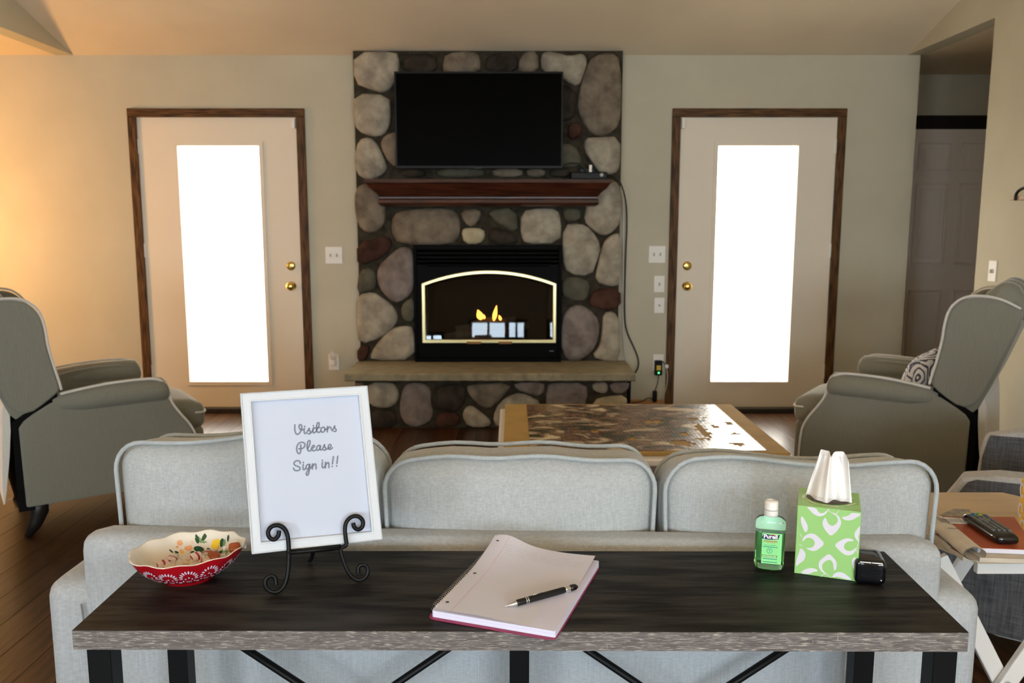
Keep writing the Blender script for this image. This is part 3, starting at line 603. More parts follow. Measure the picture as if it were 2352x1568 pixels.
c = tube('hanging_cable', [W(1392, 404, 5.78), W(1405, 400, 5.76), W(1420, 410, 5.72), W(1431, 432, 5.76), W(1439, 470, 5.94), W(1440, 520, 5.945), W(1437, 580, 5.945), W(1435, 660, 5.945), W(1434, 730, 5.945), W(1440, 765, 5.945), W(1455, 795, 5.945), W(1467, 825, 5.945), W(1466, 845, 5.94), W(1459, 856, 5.93)], .0055, M['cable'], sm=2)
tag(c, 'dark cable hanging from the mantel down the wall right of the stones', 'cable')
c = tube('pale_hanging_cable', [W(1428, 440, 5.93), W(1433, 480, 5.955), W(1431, 600, 5.955), W(1430, 740, 5.955), W(1434, 800, 5.955), W(1438, 828, 5.955)], .006, M['wcable'], sm=2)
tag(c, 'pale cable running straight down the wall along the stone edge', 'cable')
# ------------------------------------------------------------------ plates, outlets, adapters on the wall
def plate(name, x, z, wdt, hgt, label, cat, toggles=1, kind='switch', axis='y', base=WY, grp=None):
    t = thing(name, label, cat, (x, base, z) if axis == 'y' else (base, x, z), 0, grp)
    def bx(nm, u0, u1, z0, z1, d0, d1, m, bv=.001):
        if axis == 'y': box(nm, (x + u0, base - d1, z + z0), (x + u1, base - d0, z + z1), m, t, bevel=bv)
        else: box(nm, (base - d1, x + u0, z + z0), (base - d0, x + u1, z + z1), m, t, bevel=bv)
    bx('cover', -wdt / 2, wdt / 2, -hgt / 2, hgt / 2, 0, .006, M['white'], .002)
    for i in range(toggles):
        u = (i - (toggles - 1) / 2) * .046
        if kind == 'switch': bx('toggle', u - .005, u + .005, -.011, .011, .006, .018, mat('toggle_shade', (.45, .40, .32), .5))
        elif kind == 'outlet':
            for dz in (-.02, .02): bx('socket', u - .016, u + .016, dz - .013, dz + .013, .006, .009, M['white'])
        else: bx('dial', u - .006, u + .006, -.006, .006, .006, .02, mat('toggle_shade', (.45, .40, .32), .5))
    return t
p = W(767, 586, WY); plate('switch_plate', p.x, p.z, .12, .12, 'double white light switch plate between the left door and the stones', 'light switch', 2)
p = W(1509, 584, WY); plate('switch_plate', p.x, p.z, .12, .12, 'double white light switch plate left of the right door', 'light switch', 2)
p = W(1514, 652, WY); plate('switch_plate', p.x, p.z, .075, .118, 'upper single white switch plate below the double one by the right door', 'light switch', 1)
p = W(1514, 701, WY); plate('thermostat_dial', p.x, p.z, .072, .112, 'lower single white plate with a small dial beside the right door', 'control', 1, 'dial')
p = W(2277, 622, 5.0); plate('switch_plate', 4.74, 1.10, .075, .118, 'single white light switch on the right side wall above the recliner', 'light switch', 1, axis='x', base=XR)
p = W(767, 831, WY); plate('wall_outlet', p.x, p.z, .075, .118, 'white wall outlet left of the hearth shelf', 'outlet', 1, 'outlet')
nl = thing('night_light', 'clear oval plug-in night light in the outlet left of the hearth', 'night light', (p.x, WY - .01, p.z))
soft('base', (p.x, WY - .028, p.z - .0), (.02, .016, .022), .01, M['white'], nl); lathe('lens', [(.001, -.03), (.018, -.026), (.025, 0), (.02, .03), (.001, .038)], (p.x + .003, WY - .035, p.z + .05), mat('frosted_lens', (.75, .74, .70), .2, alpha=.55), nl, sy=.6)
p = W(1512, 832, WY); plate('wall_outlet', p.x, p.z, .075, .118, 'white wall outlet with a black adapter plugged in beside the right door', 'outlet', 1, 'outlet')
ad = thing('plug_adapter', 'black plug-in adapter with a yellow label and green light by the right door', 'adapter', (p.x, 5.95, p.z - .05))
a, b = W(1504, 862, 5.93), W(1522, 828, 5.93); box('body', (a.x, 5.925, a.z), (b.x, 5.963, b.z), M['black'], ad, bevel=.006)
a, b = W(1508, 850, 5.925), W(1518, 839, 5.925); box('yellow_label', (a.x, 5.923, a.z), (b.x, 5.926, b.z), M['ylab'], ad, label='yellow printed label')
lathe('green_light', [(.001, 0), (.007, 0), (.007, .002), (.001, .003)], W(1513, 856, 5.925), M['led'], ad, n=12, rot=RY)
tube('lead', [W(1513, 862, 5.94), W(1511, 880, 5.94), W(1505, 895, 5.94), W(1504, 905, 5.945)], .003, M['cable'], ad, sm=1)
w2 = thing('white_plug', 'small white plug with a hanging cord beside the black adapter', 'plug', W(1533, 841, 5.94))
p = W(1531, 841, 5.94); soft('body', p, (.014, .012, .014), .008, M['white'], w2); tube('lead', [p, W(1534, 870, 5.95), W(1528, 900, 5.95), W(1520, 918, 5.95)], .003, M['wcable'], w2, sm=1)
tube('prong_lead', [W(1522, 829, 5.95), p], .003, M['cable'], w2)
for px, y0, y1, lab in ((1504, 897, 923, 'small black in-line cord switch hanging low beside the right door'), (1444, 872, 925, 'black plug bundle hanging at the right end of the hearth')):
    a, b = W(px - 5, y1, 5.93), W(px + 5, y0, 5.93); t = thing('cord_connector', lab, 'connector', (a.x, 5.93, a.z)); box('body', (a.x, 5.915, a.z), (b.x, 5.945, b.z), M['black'], t, bevel=.006)
    if px == 1504: tube('lead', [W(1504, 920, 5.93), W(1490, 912, 5.93), W(1475, 922, 5.93), W(1450, 925, 5.93)], .004, M['cable'], t, sm=1)
    else: tube('lead', [W(1447, 862, 5.93), W(1446, 880, 5.93)], .004, M['cable'], t)
# hanging wood shelf on right wall
sh = thing('wall_shelf', 'thin wooden wall shelf with a curved black bracket on the right side wall', 'shelf', (XR - .06, 4.4, 1.55))
zs = W(2319, 455, 4.47).z
box('board', (XR - .10, 3.7, zs - .012), (XR, 4.47, zs + .012), mat('pale_wood', (.38, .24, .12), .5, var=.1, vscale=10), sh, bevel=.002)
tube('bracket', [(XR - .104, 4.41, zs - .014), (XR - .104, 4.41, zs + .025), (XR - .095, 4.37, zs + .050), (XR - .09, 4.25, zs + .064), (XR - .09, 3.9, zs + .07)], .008, M['bmetal'], sh, sm=2)
# ------------------------------------------------------------------ sofa
sofa = thing('sofa', 'pale grey linen three-cushion sofa seen from behind, with low square arms', 'sofa', (-.015, 1.56, 0), R(-1.9))
def fr_fn(q, p): return q
soft('back_frame', (0, .045, .395), (.862, .045, .348), .034, M['sofa'], sofa, local=True, n=28)
soft('seat_base', (0, .47, .22), (.83, .40, .13), .03, M['sofa'], sofa, local=True)
for s in (-1, 1):
    soft('arm', (s * .885, .43, .345), (.062, .425, .295), .04, M['sofa'], sofa, local=True, n=24)
    for y in (.06, .80): box('leg', (s * .84 - .02, y - .02, 0), (s * .84 + .02, y + .02, .08), M['dark'], sofa, local=True)
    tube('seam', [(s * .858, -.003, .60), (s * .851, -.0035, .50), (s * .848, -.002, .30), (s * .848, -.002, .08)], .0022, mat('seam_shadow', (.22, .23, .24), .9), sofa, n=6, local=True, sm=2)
for i in range(3):
    cx = -.555 + i * .555; soft('seat_cushion', (cx, .50, .40), (.272, .33, .07), .04, M['cushion'], sofa, local=True, bulge=(0, 0, .02))
    soft('seam', (cx, .1, .1), (.001, .001, .001), .001, M['piping'], sofa, local=True) if False else None
def rrect(x0, x1, z0, z1, r, y, fn, n=6):
    P = []
    for cx, cz, a0 in ((x1 - r, z0 + r, -90), (x1 - r, z1 - r, 0), (x0 + r, z1 - r, 90), (x0 + r, z0 + r, 180)):
        for k in range(n + 1):
            a = R(a0 + 90 * k / n); P.append((cx + r * math.cos(a), y, cz + r * math.sin(a)))
        if a0 == 0:
            for k in range(1, 12): P.append((x1 - r + (x0 - x1 + 2 * r) * k / 12, y, z1))
    return [fn(Vector(p)) for p in P]
CUSH = [(-.822, -.262, .906, .022, -1, .026), (-.258, .312, .880, .010, 0, .013), (.320, .880, .877, .012, 1, .032)]
for i, (x0, x1, zt, cr, sd, drop) in enumerate(CUSH):
    cx, hx, z0, hy = (x0 + x1) / 2, (x1 - x0) / 2, .50, .085; hz = (zt - z0) / 2
    def shp(v, cx=cx, hx=hx, z0=z0, hz=hz, cr=cr, sd=sd, drop=drop):
        u = (v.x - cx) / hx; t = (v.z - z0) / (2 * hz)
        x = cx + (v.x - cx) * (.95 + .05 * min(1, t)); z = v.z + max(0, t) * (cr * (1 - u * u) + (.010 * math.sin(u * 4 + sd * 2 + 2) if sd else .003 * math.sin(u * 9)))
        z -= max(0, t) * drop * max(0, (v.y - .08) / .17); return Vector((x, v.y, z))
    soft('back_cushion', (0, 0, 0), (hx, hy, hz), .055, M['cushion'], sofa, local=True, bulge=(.004, .022, .0), n=14, fn=lambda q, p, cx=cx, hz=hz, z0=z0, f=shp: f(Vector((q.x + cx, q.y + .165, q.z + z0 + hz))))
    cu = bpy.data.objects[[o.name for o in bpy.data.objects if o.name.startswith('back_cushion')][-1]]
    for y in (.088, .242): tube('piping', rrect(x0 + .004, x1 - .004, z0, zt, .06, y, shp), .0048, M['piping'], cu, closed=True, n=8, local=True)
# ------------------------------------------------------------------ wing recliners
SIDE = [(0, .15), (-.005, .50), (.02, .535), (.15, .61), (.35, .645), (.55, .645), (.595, .60), (.605, .54), (.64, .485), (.69, .42), (.715, .36), (.722, .15)]
WING = [(-.005, .525), (.16, .635), (.158, .67), (.140, .76), (.122, .85), (.120, .91), (.110, .97), (.085, 1.015), (.04, 1.045), (-.03, 1.05), (-.10, 1.035), (-.175, .995), (-.160, .93), (-.09, .73)]
def recliner(loc, ang, s, label):
    t = thing('wing_recliner', label, 'recliner', (*loc, 0), R(ang), 'wing recliners'); t.pop('group', None) if False else None
    wd = .72; Y = lambda v: s * v
    for v0, v1, o in ((0, .11, 1), (wd - .11, wd, -1)):
        P = [SIDE[0]] + chaikin(SIDE[1:-1], False, 1) + [SIDE[-1]]
        prism('side_panel', P, lambda u, z: (u, Y(v0), z), lambda u, z: (u, Y(v1), z), M['recl'], t, local=True, bevel=.006)
        ov = v0 if o == 1 else v1
        # arm roll, fuller at the front, fading into the side at the rear
        V, F = [], []; n = 16; secs = [(.13, .585, .030, .020), (.17, .588, .045, .034), (.25, .590, .055, .045), (.35, .597, .060, .052), (.45, .600, .060, .056), (.54, .600, .060, .056), (.585, .598, .058, .052), (.603, .592, .045, .04), (.61, .588, .02, .02)]
        for u, zc, rz, rv in secs:
            for k in range(n):
                a = 2 * math.pi * k / n; V.append((u, Y(ov + o * (.045 + (-rv - .02) * math.cos(a))), zc + rz * math.sin(a)))
        for i in range(len(secs) - 1):
            for k in range(n): F.append((i * n + k, i * n + (k + 1) % n, (i + 1) * n + (k + 1) % n, (i + 1) * n + k))
        F += [tuple(range(n)), tuple(range(len(secs) * n - n, len(secs) * n))]
        arm = mk('arm_roll', V, F, M['recl'], t, local=True, smooth=True)
        yv = Y(ov + o * .004); tube('piping', [(.16, Y(ov - o * .0), .632), (.25, Y(ov + o * .0), .646), (.35, yv, .657), (.45, yv, .661), (.55, yv, .660), (.592, yv, .635), (.608, yv, .60), (.612, yv, .545), (.645, yv, .490), (.693, yv, .425), (.720, yv, .365), (.727, yv, .25), (.727, yv, .15)], .0055, M['reclp'], arm, n=8, local=True, sm=2)
        wv0, wv1 = (v0 + .015, v0 + .085) if o == 1 else (v1 - .085, v1 - .015)
        PW = chaikin(WING, True, 2)
        wg = prism('wing', PW, lambda u, z: (u, Y(wv0), z), lambda u, z: (u, Y(wv1), z), M['recl'], t, local=True, bevel=.012, seg=3)
        tube('piping', [(u + .004, Y(wv0 if o == 1 else wv1), z + .003) for u, z in [(.163, .645), (.155, .69), (.138, .765), (.124, .85), (.121, .915), (.110, .975), (.085, 1.02), (.04, 1.05), (-.03, 1.055), (-.10, 1.040), (-.165, 1.005)]], .0055, M['reclp'], wg, n=8, local=True, sm=2)
    prism('back_shell', chaikin([(-.01, .50), (.06, .55), (-.03, .80), (-.115, 1.02), (-.185, 1.0), (-.10, .73)], True, 1), lambda u, z: (u, Y(.03), z), lambda u, z: (u, Y(wd - .03), z), M['recl'], t, local=True, bevel=.01)
    prism('rear_skirt', chaikin([(-.055, .62), (-.03, .60), (-.035, .45), (-.075, .17), (-.085, .17), (-.068, .45)], True, 1), lambda u, z: (u, Y(.04), z), lambda u, z: (u, Y(wd - .04), z), M['reclp'], t, local=True)
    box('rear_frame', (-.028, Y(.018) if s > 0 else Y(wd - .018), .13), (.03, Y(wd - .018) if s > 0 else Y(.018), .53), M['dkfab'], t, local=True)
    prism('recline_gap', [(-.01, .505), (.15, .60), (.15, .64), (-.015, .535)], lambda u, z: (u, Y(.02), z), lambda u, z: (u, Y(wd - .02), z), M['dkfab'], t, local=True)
    rot = Matrix.Rotation(R(-20), 3, 'Y')
    for k in range(3):
        v = .17 + .19 * k; soft('back_channel', (-.005, Y(v), .80), (.07, .098, .315), .06, M['recl'], t, local=True, bulge=(.02, 0, .015), rot=rot)
    for k in range(3):
        v = .17 + .19 * k; soft('head_roll', (-.115, Y(v), 1.006), (.080, .094, .062), .060, M['recl'], t, local=True, bulge=(.008, .0, .010), rot=Matrix.Rotation(R(-12), 3, 'Y'))
    sc = soft('seat_cushion', (.47, Y(wd / 2), .43), (.33, .245, .075), .055, M['recl'], t, local=True, bulge=(.01, 0, .02))
    tube('piping', [(.745, Y(.12), .45), (.80, Y(.14), .445), (.812, Y(.20), .445), (.812, Y(wd - .20), .445), (.80, Y(wd - .14), .445), (.745, Y(wd - .12), .45)], .006, M['reclp'], sc, local=True, sm=2)
    soft('footrest', (.745, Y(wd / 2), .26), (.045, .25, .12), .03, M['recl'], t, local=True, bulge=(.01, 0, 0))
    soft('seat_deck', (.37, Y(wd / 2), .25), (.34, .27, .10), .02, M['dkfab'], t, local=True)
    for u, o in ((.05, -1), (.67, 1)):
        for v in (.06, wd - .06): tube('leg', [(u, Y(v), .17), (u, Y(v), .11), (u + o * .02, Y(v), .055), (u + o * .055, Y(v), 0)], [.042, .040, .029, .014], M['dark'], t, n=10, local=True)
    return t
rl = recliner((-2.097, 3.442), 35, 1, 'grey wing recliner on the left, facing the fireplace, nothing on its seat')
rr = recliner((2.018, 3.574), 145, -1, 'grey wing recliner on the right, with a patterned pillow on its seat')
for r_ in (rl, rr):
    if 'group' in r_: del r_['group']
pr = rmat(rr); pc = pr @ Vector((.235, -.36, .60))
pil = thing('throw_pillow', 'round-cornered throw pillow with a pale and navy swirling print against the right recliner back', 'pillow', (pc.x, pc.y, pc.z - .15), R(145))
soft('cover', (0, 0, .15), (.065, .19, .17), .14, M['pillow'], pil, local=True, bulge=(.035, 0, 0), n=12, rot=Matrix.Rotation(R(-18), 3, 'Y'))
# ------------------------------------------------------------------ coffee table, puzzle
ct = thing('coffee_table', 'white lacquered coffee table behind the sofa, covered by a jigsaw board', 'coffee table', (.55, 3.70, 0))
box('top', (-.06, 3.20, .405), (1.14, 4.12, .437), M['tabwhite'], ct, bevel=.008)
for x in (-.02, 1.05):
    for y in (3.25, 4.02): box('leg', (x, y, 0), (x + .05, y + .05, .405), M['tabwhite'], ct, bevel=.004)
pb = box('puzzle_board', (-.035, 3.243, .4375), (1.125, 4.165, .45), M['cardboard'], None, bevel=.003); tag(pb, 'flat tan board lying on the white coffee table under the jigsaw', 'board')
random.seed(11); geos = []
nx, ny = 62, 44; px0, px1, py0, py1 = .075, 1.035, 3.275, 4.145; dx, dy = (px1 - px0) / nx, (py1 - py0) / ny
def hole(i, j):
    x, y = i / nx, j / ny
    for cx, cy, rx, ry in ((.80, .36, .022, .16), (.60, .56, .06, .035), (.80, .62, .03, .03), (.88, .45, .02, .03), (.93, .30, .02, .02), (.66, .12, .05, .05), (.90, .10, .03, .03), (.77, .2, .03, .02), (.70, .30, .02, .03), (.30, .35, .015, .03), (.45, .2, .02, .03), (.96, .52, .015, .03), (.87, .66, .012, .015)):
        if ((x - cx) / rx) ** 2 + ((y - cy) / ry) ** 2 < 1 + .5 * math.sin(i * 2.3 + j * 1.7): return True
    return False
for i in range(nx):
    for j in range(ny):
        if hole(i, j): continue
        x, y = px0 + i * dx, py0 + j * dy; h = .452; k = [random.uniform(-.00035, .00035) for _ in range(4)]; g = .0004
        V, F = boxgeo((x + g, y + g, .4502), (x + dx - g, y + dy - g, h)); V = V[:4] + [(V[4 + q][0], V[4 + q][1], h + k[q]) for q in range(4)]
        tx = x + dx; ty = y + dy / 2
        geos.append((V, F[1:]))
        if not hole(i + 1, j) or (i + j) % 2: geos.append(([(tx - g, ty - .003, h), (tx + .004, ty - .004, h + .0002), (tx + .004, ty + .004, h + .0002), (tx - g, ty + .003, h)], [(0, 1, 2, 3)]))
pz = mk('jigsaw_puzzle', *merge(geos), M['puzzle'], None, kind='stuff', recalc=False); tag(pz, 'half-finished jigsaw puzzle in brown and green on the tan board', 'puzzle')
# ------------------------------------------------------------------ charcoal armchair on the right
ac = thing('tweed_armchair', 'two-tone armchair with charcoal tweed panels and light grey edges behind the white tray table', 'armchair', (1.374, 2.434, 0), R(145))
def ap(o): return [(.0 + o * 0, .615), (.035, .55), (.085, .47), (.115, .36), (.12, .12), (-.85, .12), (-.85, .60), (-.35, .635)]
for v0, v1 in ((0, .09), (.64, .73)):
    far = v0 > .3; AP = [(.0, .615), (.02, .52), (.03, .12), (-.85, .12), (-.85, .60), (-.35, .635)] if far else ap(0)
    prism('arm', chaikin(AP, True, 1), lambda u, z: (u, -v0, z), lambda u, z: (u, -v1, z), M['lightgrey'], ac, local=True, bevel=.012, seg=3)
    pp = [(-.035, .600), (-.012, .588), (.028, .52), (.075, .44), (.090, .35), (.092, .13), (-.84, .13), (-.84, .585), (-.35, .618)]
    pp = [(-.012, .598), (.008, .51), (.018, .13), (-.84, .13), (-.84, .585), (-.35, .620)] if far else pp
    for a, b in ((v0 - .006, v0 + .01), (v1 - .01, v1 + .006)): prism('side_panel', pp, lambda u, z: (u, -a, z), lambda u, z: (u, -b, z), M['charcoal'], ac, local=True, bevel=.002)
soft('seat', (-.30, -.375, .30), (.34, .23, .15), .05, M['charcoal'], ac, local=True, bulge=(0, 0, .02))
soft('backrest', (-.76, -.375, .55), (.10, .30, .42), .06, M['charcoal'], ac, local=True, bulge=(.02, 0, .01), rot=Matrix.Rotation(R(-8), 3, 'Y'))
for u in (.05, -.78):
    for v in (.05, .67): tube('leg', [(u, -v, .13), (u, -v, 0)], [.022, .015], M['dark'], ac, local=True)
# ------------------------------------------------------------------ folding tray table and what lies on it
tt = thing('folding_tray_table', 'folding tray table with a pale wood top and white crossed legs right of the sofa', 'tray table', (1.2, 2.0, 0))
TX0, TX1, TY0, TY1 = 1.003, 1.43, 1.775, 2.23
oc = [(TX0 + .045, TY0), (TX1 - .045, TY0), (TX1, TY0 + .045), (TX1, TY1 - .075), (TX1 - .06, TY1), (TX0 + .06, TY1), (TX0, TY1 - .075), (TX0, TY0 + .09)]
prism('top', oc, lambda x, y: (x, y, .604), lambda x, y: (x, y, .622), M['birch'], tt, bevel=.003)
boxes('apron', [((TX0 + .05, TY0 + .006, .578), (TX1 - .03, TY0 + .024, .604)), ((TX0 + .05, TY1 - .03, .578), (TX1 - .05, TY1 - .012, .604))], M['tabwhite'], tt, bevel=.002)
def legbar(xa, za, xb, zb, y0, y1):
    d = Vector((xb - xa, 0, zb - za)).normalized(); nrm = Vector((d.z, 0, -d.x)) * .020; V = []
    for x, z in ((xa, za), (xb, zb)):
        for sgn in (-1, 1):
            for y in (y0, y1): V.append(Vector((x, y, z)) + nrm * sgn)
    F = [(0, 1, 3, 2), (4, 6, 7, 5), (0, 4, 5, 1), (2, 3, 7, 6), (0, 2, 6, 4), (1, 5, 7, 3)]
    mk('leg', V, F, M['tabwhite'], tt, bevel=.003)
for y in (1.815, 2.17):
    legbar(.985, .600, 1.315, .0, y, y + .018); legbar(1.325, .600, .985, .0, y - .02, y - .002)
    lathe('bolt', [(.001, 0), (.009, .001), (.007, .005), (.001, .006)], (1.152, y - .02, .302), M['chrome'], tt, n=12, rot=RY)
tube('crossbar', [(1.295, 1.80, .06), (1.295, 2.17, .06)], .011, M['tabwhite'], tt); tube('crossbar', [(1.005, 1.82, .06), (1.005, 2.18, .06)], .011, M['tabwhite'], tt)
zt = .622
def sheet(name, P, z0, z1, m, parent=None, **k): return prism(name, P, lambda x, y: (x, y, z0), lambda x, y: (x, y, z1), m, parent, **k)
def gp(L, z): return [tuple(G(x, y, z)[:2]) for x, y in L]
mg = thing('puzzle_magazine', 'cream magazine with green and red print, lowest in the stack on the tray table', 'magazine', (1.17, 1.93, zt))
P = [(1.012, 1.83), (1.05, 1.800), (1.36, 1.800), (1.36, 2.03), (1.075, 2.06)]; P = gp([(2146, 1228), (2212, 1279), (2385, 1279), (2360, 1200), (2205, 1195)], .632)
sheet('pages', P, zt, .634, M['news'], mg, bevel=.001)
MP = Plane((0, 0, .634), (1, 0, 0), (0, 1, 0))
def mp(L): return [tuple(G(x, y, .634)[:2]) for x, y in L]
mk('green_print', *polygeo(MP, [mp([(2168, 1235), (2180, 1240), (2200, 1258), (2195, 1262), (2178, 1250)])], uvs=True), mat('dark_green_ink', (.02, .12, .06), .5), mg, recalc=False)
mk('red_print', *strokegeo(MP, [mp([(2142 + 8, 1226), (2156, 1230)]), mp([(2185, 1258), (2215, 1276)]), mp([(2192, 1255), (2200, 1254)]), mp([(2196, 1262), (2206, 1260)]), mp([(2203, 1269), (2214, 1267)])], .004, uvs=True, sm=0), M['maroon'], mg, recalc=False, kind='stuff')
nw = thing('rolled_newspaper', 'rolled newspaper with bold headline lettering along the left of the tray table stack', 'newspaper', (*G(2200, 1240, .65)[:2], .634))
a, b = G(2152, 1198, .652), G(2240, 1272, .652); d = (b - a).normalized(); sd = Vector((d.y, -d.x, 0)) * -1
V, F = [], []; nseg = 26
for t in (0, 1):
    p = a.lerp(b, t)
    for k in range(nseg):
        an = k / nseg * 3.3 * math.pi; rr_ = .0225 - .004 * k / nseg; V.append(p + sd * (math.cos(an + 1.2) * rr_ * 1.15) + Vector((0, 0, math.sin(an + 1.2) * rr_ * .72)))
for k in range(nseg - 1): F.append((k, k + 1, nseg + k + 1, nseg + k))
mk('roll', [v + Vector((0, 0, .0)) for v in V], F, M['news'], nw, smooth=True, recalc=False)
right = -sd if (-sd).x > 0 else sd
fold = [a + right * .01, a + right * .17, b + right * .20, b + right * .01]
sheet('fold', [tuple(v[:2]) for v in fold], .6345, .644, M['news'], nw)
NP = Plane(a + Vector((0, 0, .0172)), d, Vector((0, 0, 1)).cross(d))
mk('headline', *strokegeo(NP, [[(.018 + i * .0075, -.012), (.018 + i * .0075 + .002 * (i % 2), -.004 + .003 * (i % 3))] for i in range(5)] + [[(.03 + i * .007, .001), (.034 + i * .007, .006 - .003 * (i % 2))] for i in range(5)] + [[(.092, -.013), (.093, .008)]], .003, uvs=True, sm=0, off=.0012), mat('news_ink', (.05, .045, .04), .8), nw, recalc=False)
rm = thing('rust_magazine', 'rust red covered magazine with a barcode label lying under the remote', 'magazine', (*G(2290, 1225, .65)[:2], .646))
P = gp([(2153, 1186), (2246, 1257), (2380, 1262), (2330, 1187), (2215, 1186)], .657)
sheet('pages', P, .6455, .6555, M['paper'], rm); sheet('cover', P, .6555, .657, M['redmag'], rm)
RP = Plane((0, 0, .657), (1, 0, 0), (0, 1, 0)); q = lambda L: [tuple(G(x, y, .657)[:2]) for x, y in L]
mk('barcode_label', *polygeo(RP, [q([(2164, 1188), (2208, 1190), (2222, 1204), (2178, 1202)])], uvs=True), M['wprint'], rm, recalc=False)
mk('barcode', *strokegeo(RP, [q([(2172 + i * 4.2, 1191), (2183 + i * 4.2, 1200)]) for i in range(8)], .0025, uvs=True, sm=0, off=.001), mat('grey_bars', (.35, .33, .30), .6), rm, recalc=False)
mk('spine_line', *strokegeo(RP, [q([(2160, 1187), (2213, 1236), (2248, 1257)])], .006, uvs=True, sm=0, off=.0008), mat('spine_red', (.2, .03, .015), .4), rm, recalc=False)
nf = sheet('folded_newsprint', gp([(2150, 1186), (2190, 1168), (2226, 1169), (2232, 1180), (2215, 1188)], .630), zt, .630, M['newsg']); tag(nf, 'folded grey newsprint sheet at the back left of the tray table', 'newspaper')
rc = thing('remote_control', 'black remote control with rows of grey keys on the rust red magazine', 'remote control', (*G(2275, 1218, .66)[:2], .657))
ra, rb_ = G(2232, 1190, .665), G(2318, 1246, .665); rd = (rb_ - ra); rl_ = rd.length; ang = math.atan2(rd.y, rd.x); mid = (ra + rb_) / 2
rc.location = (mid.x, mid.y, .657); rc.rotation_euler = (0, 0, ang)
soft('case', (0, 0, .012), (rl_ / 2, .027, .012), .012, M['gloss'], rc, local=True, n=10)
keyc = [mat('yellow_key', (.55, .42, .03), .5), mat('blue_key', (.03, .12, .4), .5), mat('green_key', (.05, .3, .08), .5)]
for i in range(13):
    for j in range(4):
        u = -rl_ / 2 + .016 + i * (rl_ - .05) / 12; v = -.017 + j * .0113
        if (i in (4, 5)) and j in (1, 2): continue
        m_ = keyc[(i + j) % 3] if i < 2 else M['rubber']; box('key', (u - .0035, v - .0038, .023), (u + .0035, v + .0038, .0262), m_, rc, local=True)
lathe('select_pad', [(.012, .0235), (.012, .026), (.009, .0265), (.001, .0265)], (-rl_ / 2 + .016 + 4.5 * (rl_ - .05) / 12, 0, 0), M['rubber'], rc, local=True, n=16)
yb = thing('yellow_tissue_box', 'yellow tissue box with white loops, cut off by the right edge on the tray table', 'tissue box', (1.30, 1.98, zt))
# cube turned slightly; near left edge at the photograph's right side
ya = G(2378, 1250, zt); U_ = Vector((math.cos(R(-12)), math.sin(R(-12)), 0)); V_ = Vector((-U_.y, U_.x, 0)); c4 = [ya, ya + U_ * .11, ya + U_ * .11 + V_ * .11, ya + V_ * .11]
prism('carton', [tuple(v[:2]) for v in c4], lambda x, y: (x, y, zt), lambda x, y: (x, y, zt + .127), M['yellow'], yb, bevel=.0015)
YP = Plane(ya + V_ * .11, -V_, (0, 0, 1)); YP.N = -U_; L = []
for cx, cz in ((.012, .10), (.05, .06), (.012, .05), (.09, .10), (.09, .02), (.03, .015)):
    L.append([(cx + .013 * math.cos(k * .9), cz + .016 * math.sin(k * .9)) for k in range(7)])
L = [[(max(.001, u), v) for u, v in P_] for P_ in L]
mk('loop_print', *strokegeo(YP, L, .007, uvs=True, off=.001, sm=1), M['leafw'], yb, recalc=False)
mk('tissue', [tuple(ya + U_ * u + V_ * v + Vector((0, 0, z))) for u, v, z in ((.03, .05, .1275), (.08, .05, .1275), (.075, .065, .18), (.035, .045, .19), (.03, .06, .128), (.08, .062, .128))], [(0, 1, 2, 3), (4, 5, 2, 3)], M['tissue'], yb)
# ------------------------------------------------------------------ console table
ZT = .745
co = thing('console_table', 'long narrow console table with a charcoal wood top and black steel legs behind the sofa', 'console table', (.013, 1.345, 0))
fl_, fr_, br_, bl_ = (-.674, 1.193), (.696, 1.186), (.708, 1.503), (-.672, 1.506)
T4 = [fl_, fr_, br_, bl_]
sheet('tabletop', T4, ZT - .0305, ZT, M['edge'], co)
e = .0012; sheet('top_laminate', [(fl_[0], fl_[1] + e), (fr_[0], fr_[1] + e), (br_[0], br_[1]), (bl_[0], bl_[1])], ZT - .0002, ZT + .0006, M['tabletop'], co)
ZT += .0006
def leg(px, Y, y2): 
    x = W(px, 1530, Y).x; box('leg', (x - .0185, Y, 0), (x + .0185, Y + .037, ZT - .0312), M['bmetal'], co, bevel=.002); return x
xa = leg(228, 1.215, 0); xb = leg(2171, 1.21, 0); xc = leg(408, 1.455, 0); xd = leg(1193, 1.455, 0); xe = leg(1985, 1.455, 0)
boxes('top_rail', [((xc, 1.468, ZT - .052), (xe, 1.485, ZT - .0312)), ((xa - .012, 1.25, ZT - .052), (xa + .012, 1.46, ZT - .0312)), ((xb - .012, 1.25, ZT - .052), (xb + .012, 1.46, ZT - .0312))], M['bmetal'], co)
for a, b in ((xc, xd), (xd, xe)):
    tube('brace', [(a + .015, 1.47, .645), (b - .015, 1.47, .205)], .0075, M['bmetal'], co); tube('brace', [(b - .015, 1.486, .645), (a + .015, 1.486, .205)], .0075, M['bmetal'], co)
for z in (.18,): boxes('lower_rail', [((xc, 1.462, z - .01), (xe, 1.482, z + .01))], M['bmetal'], co)
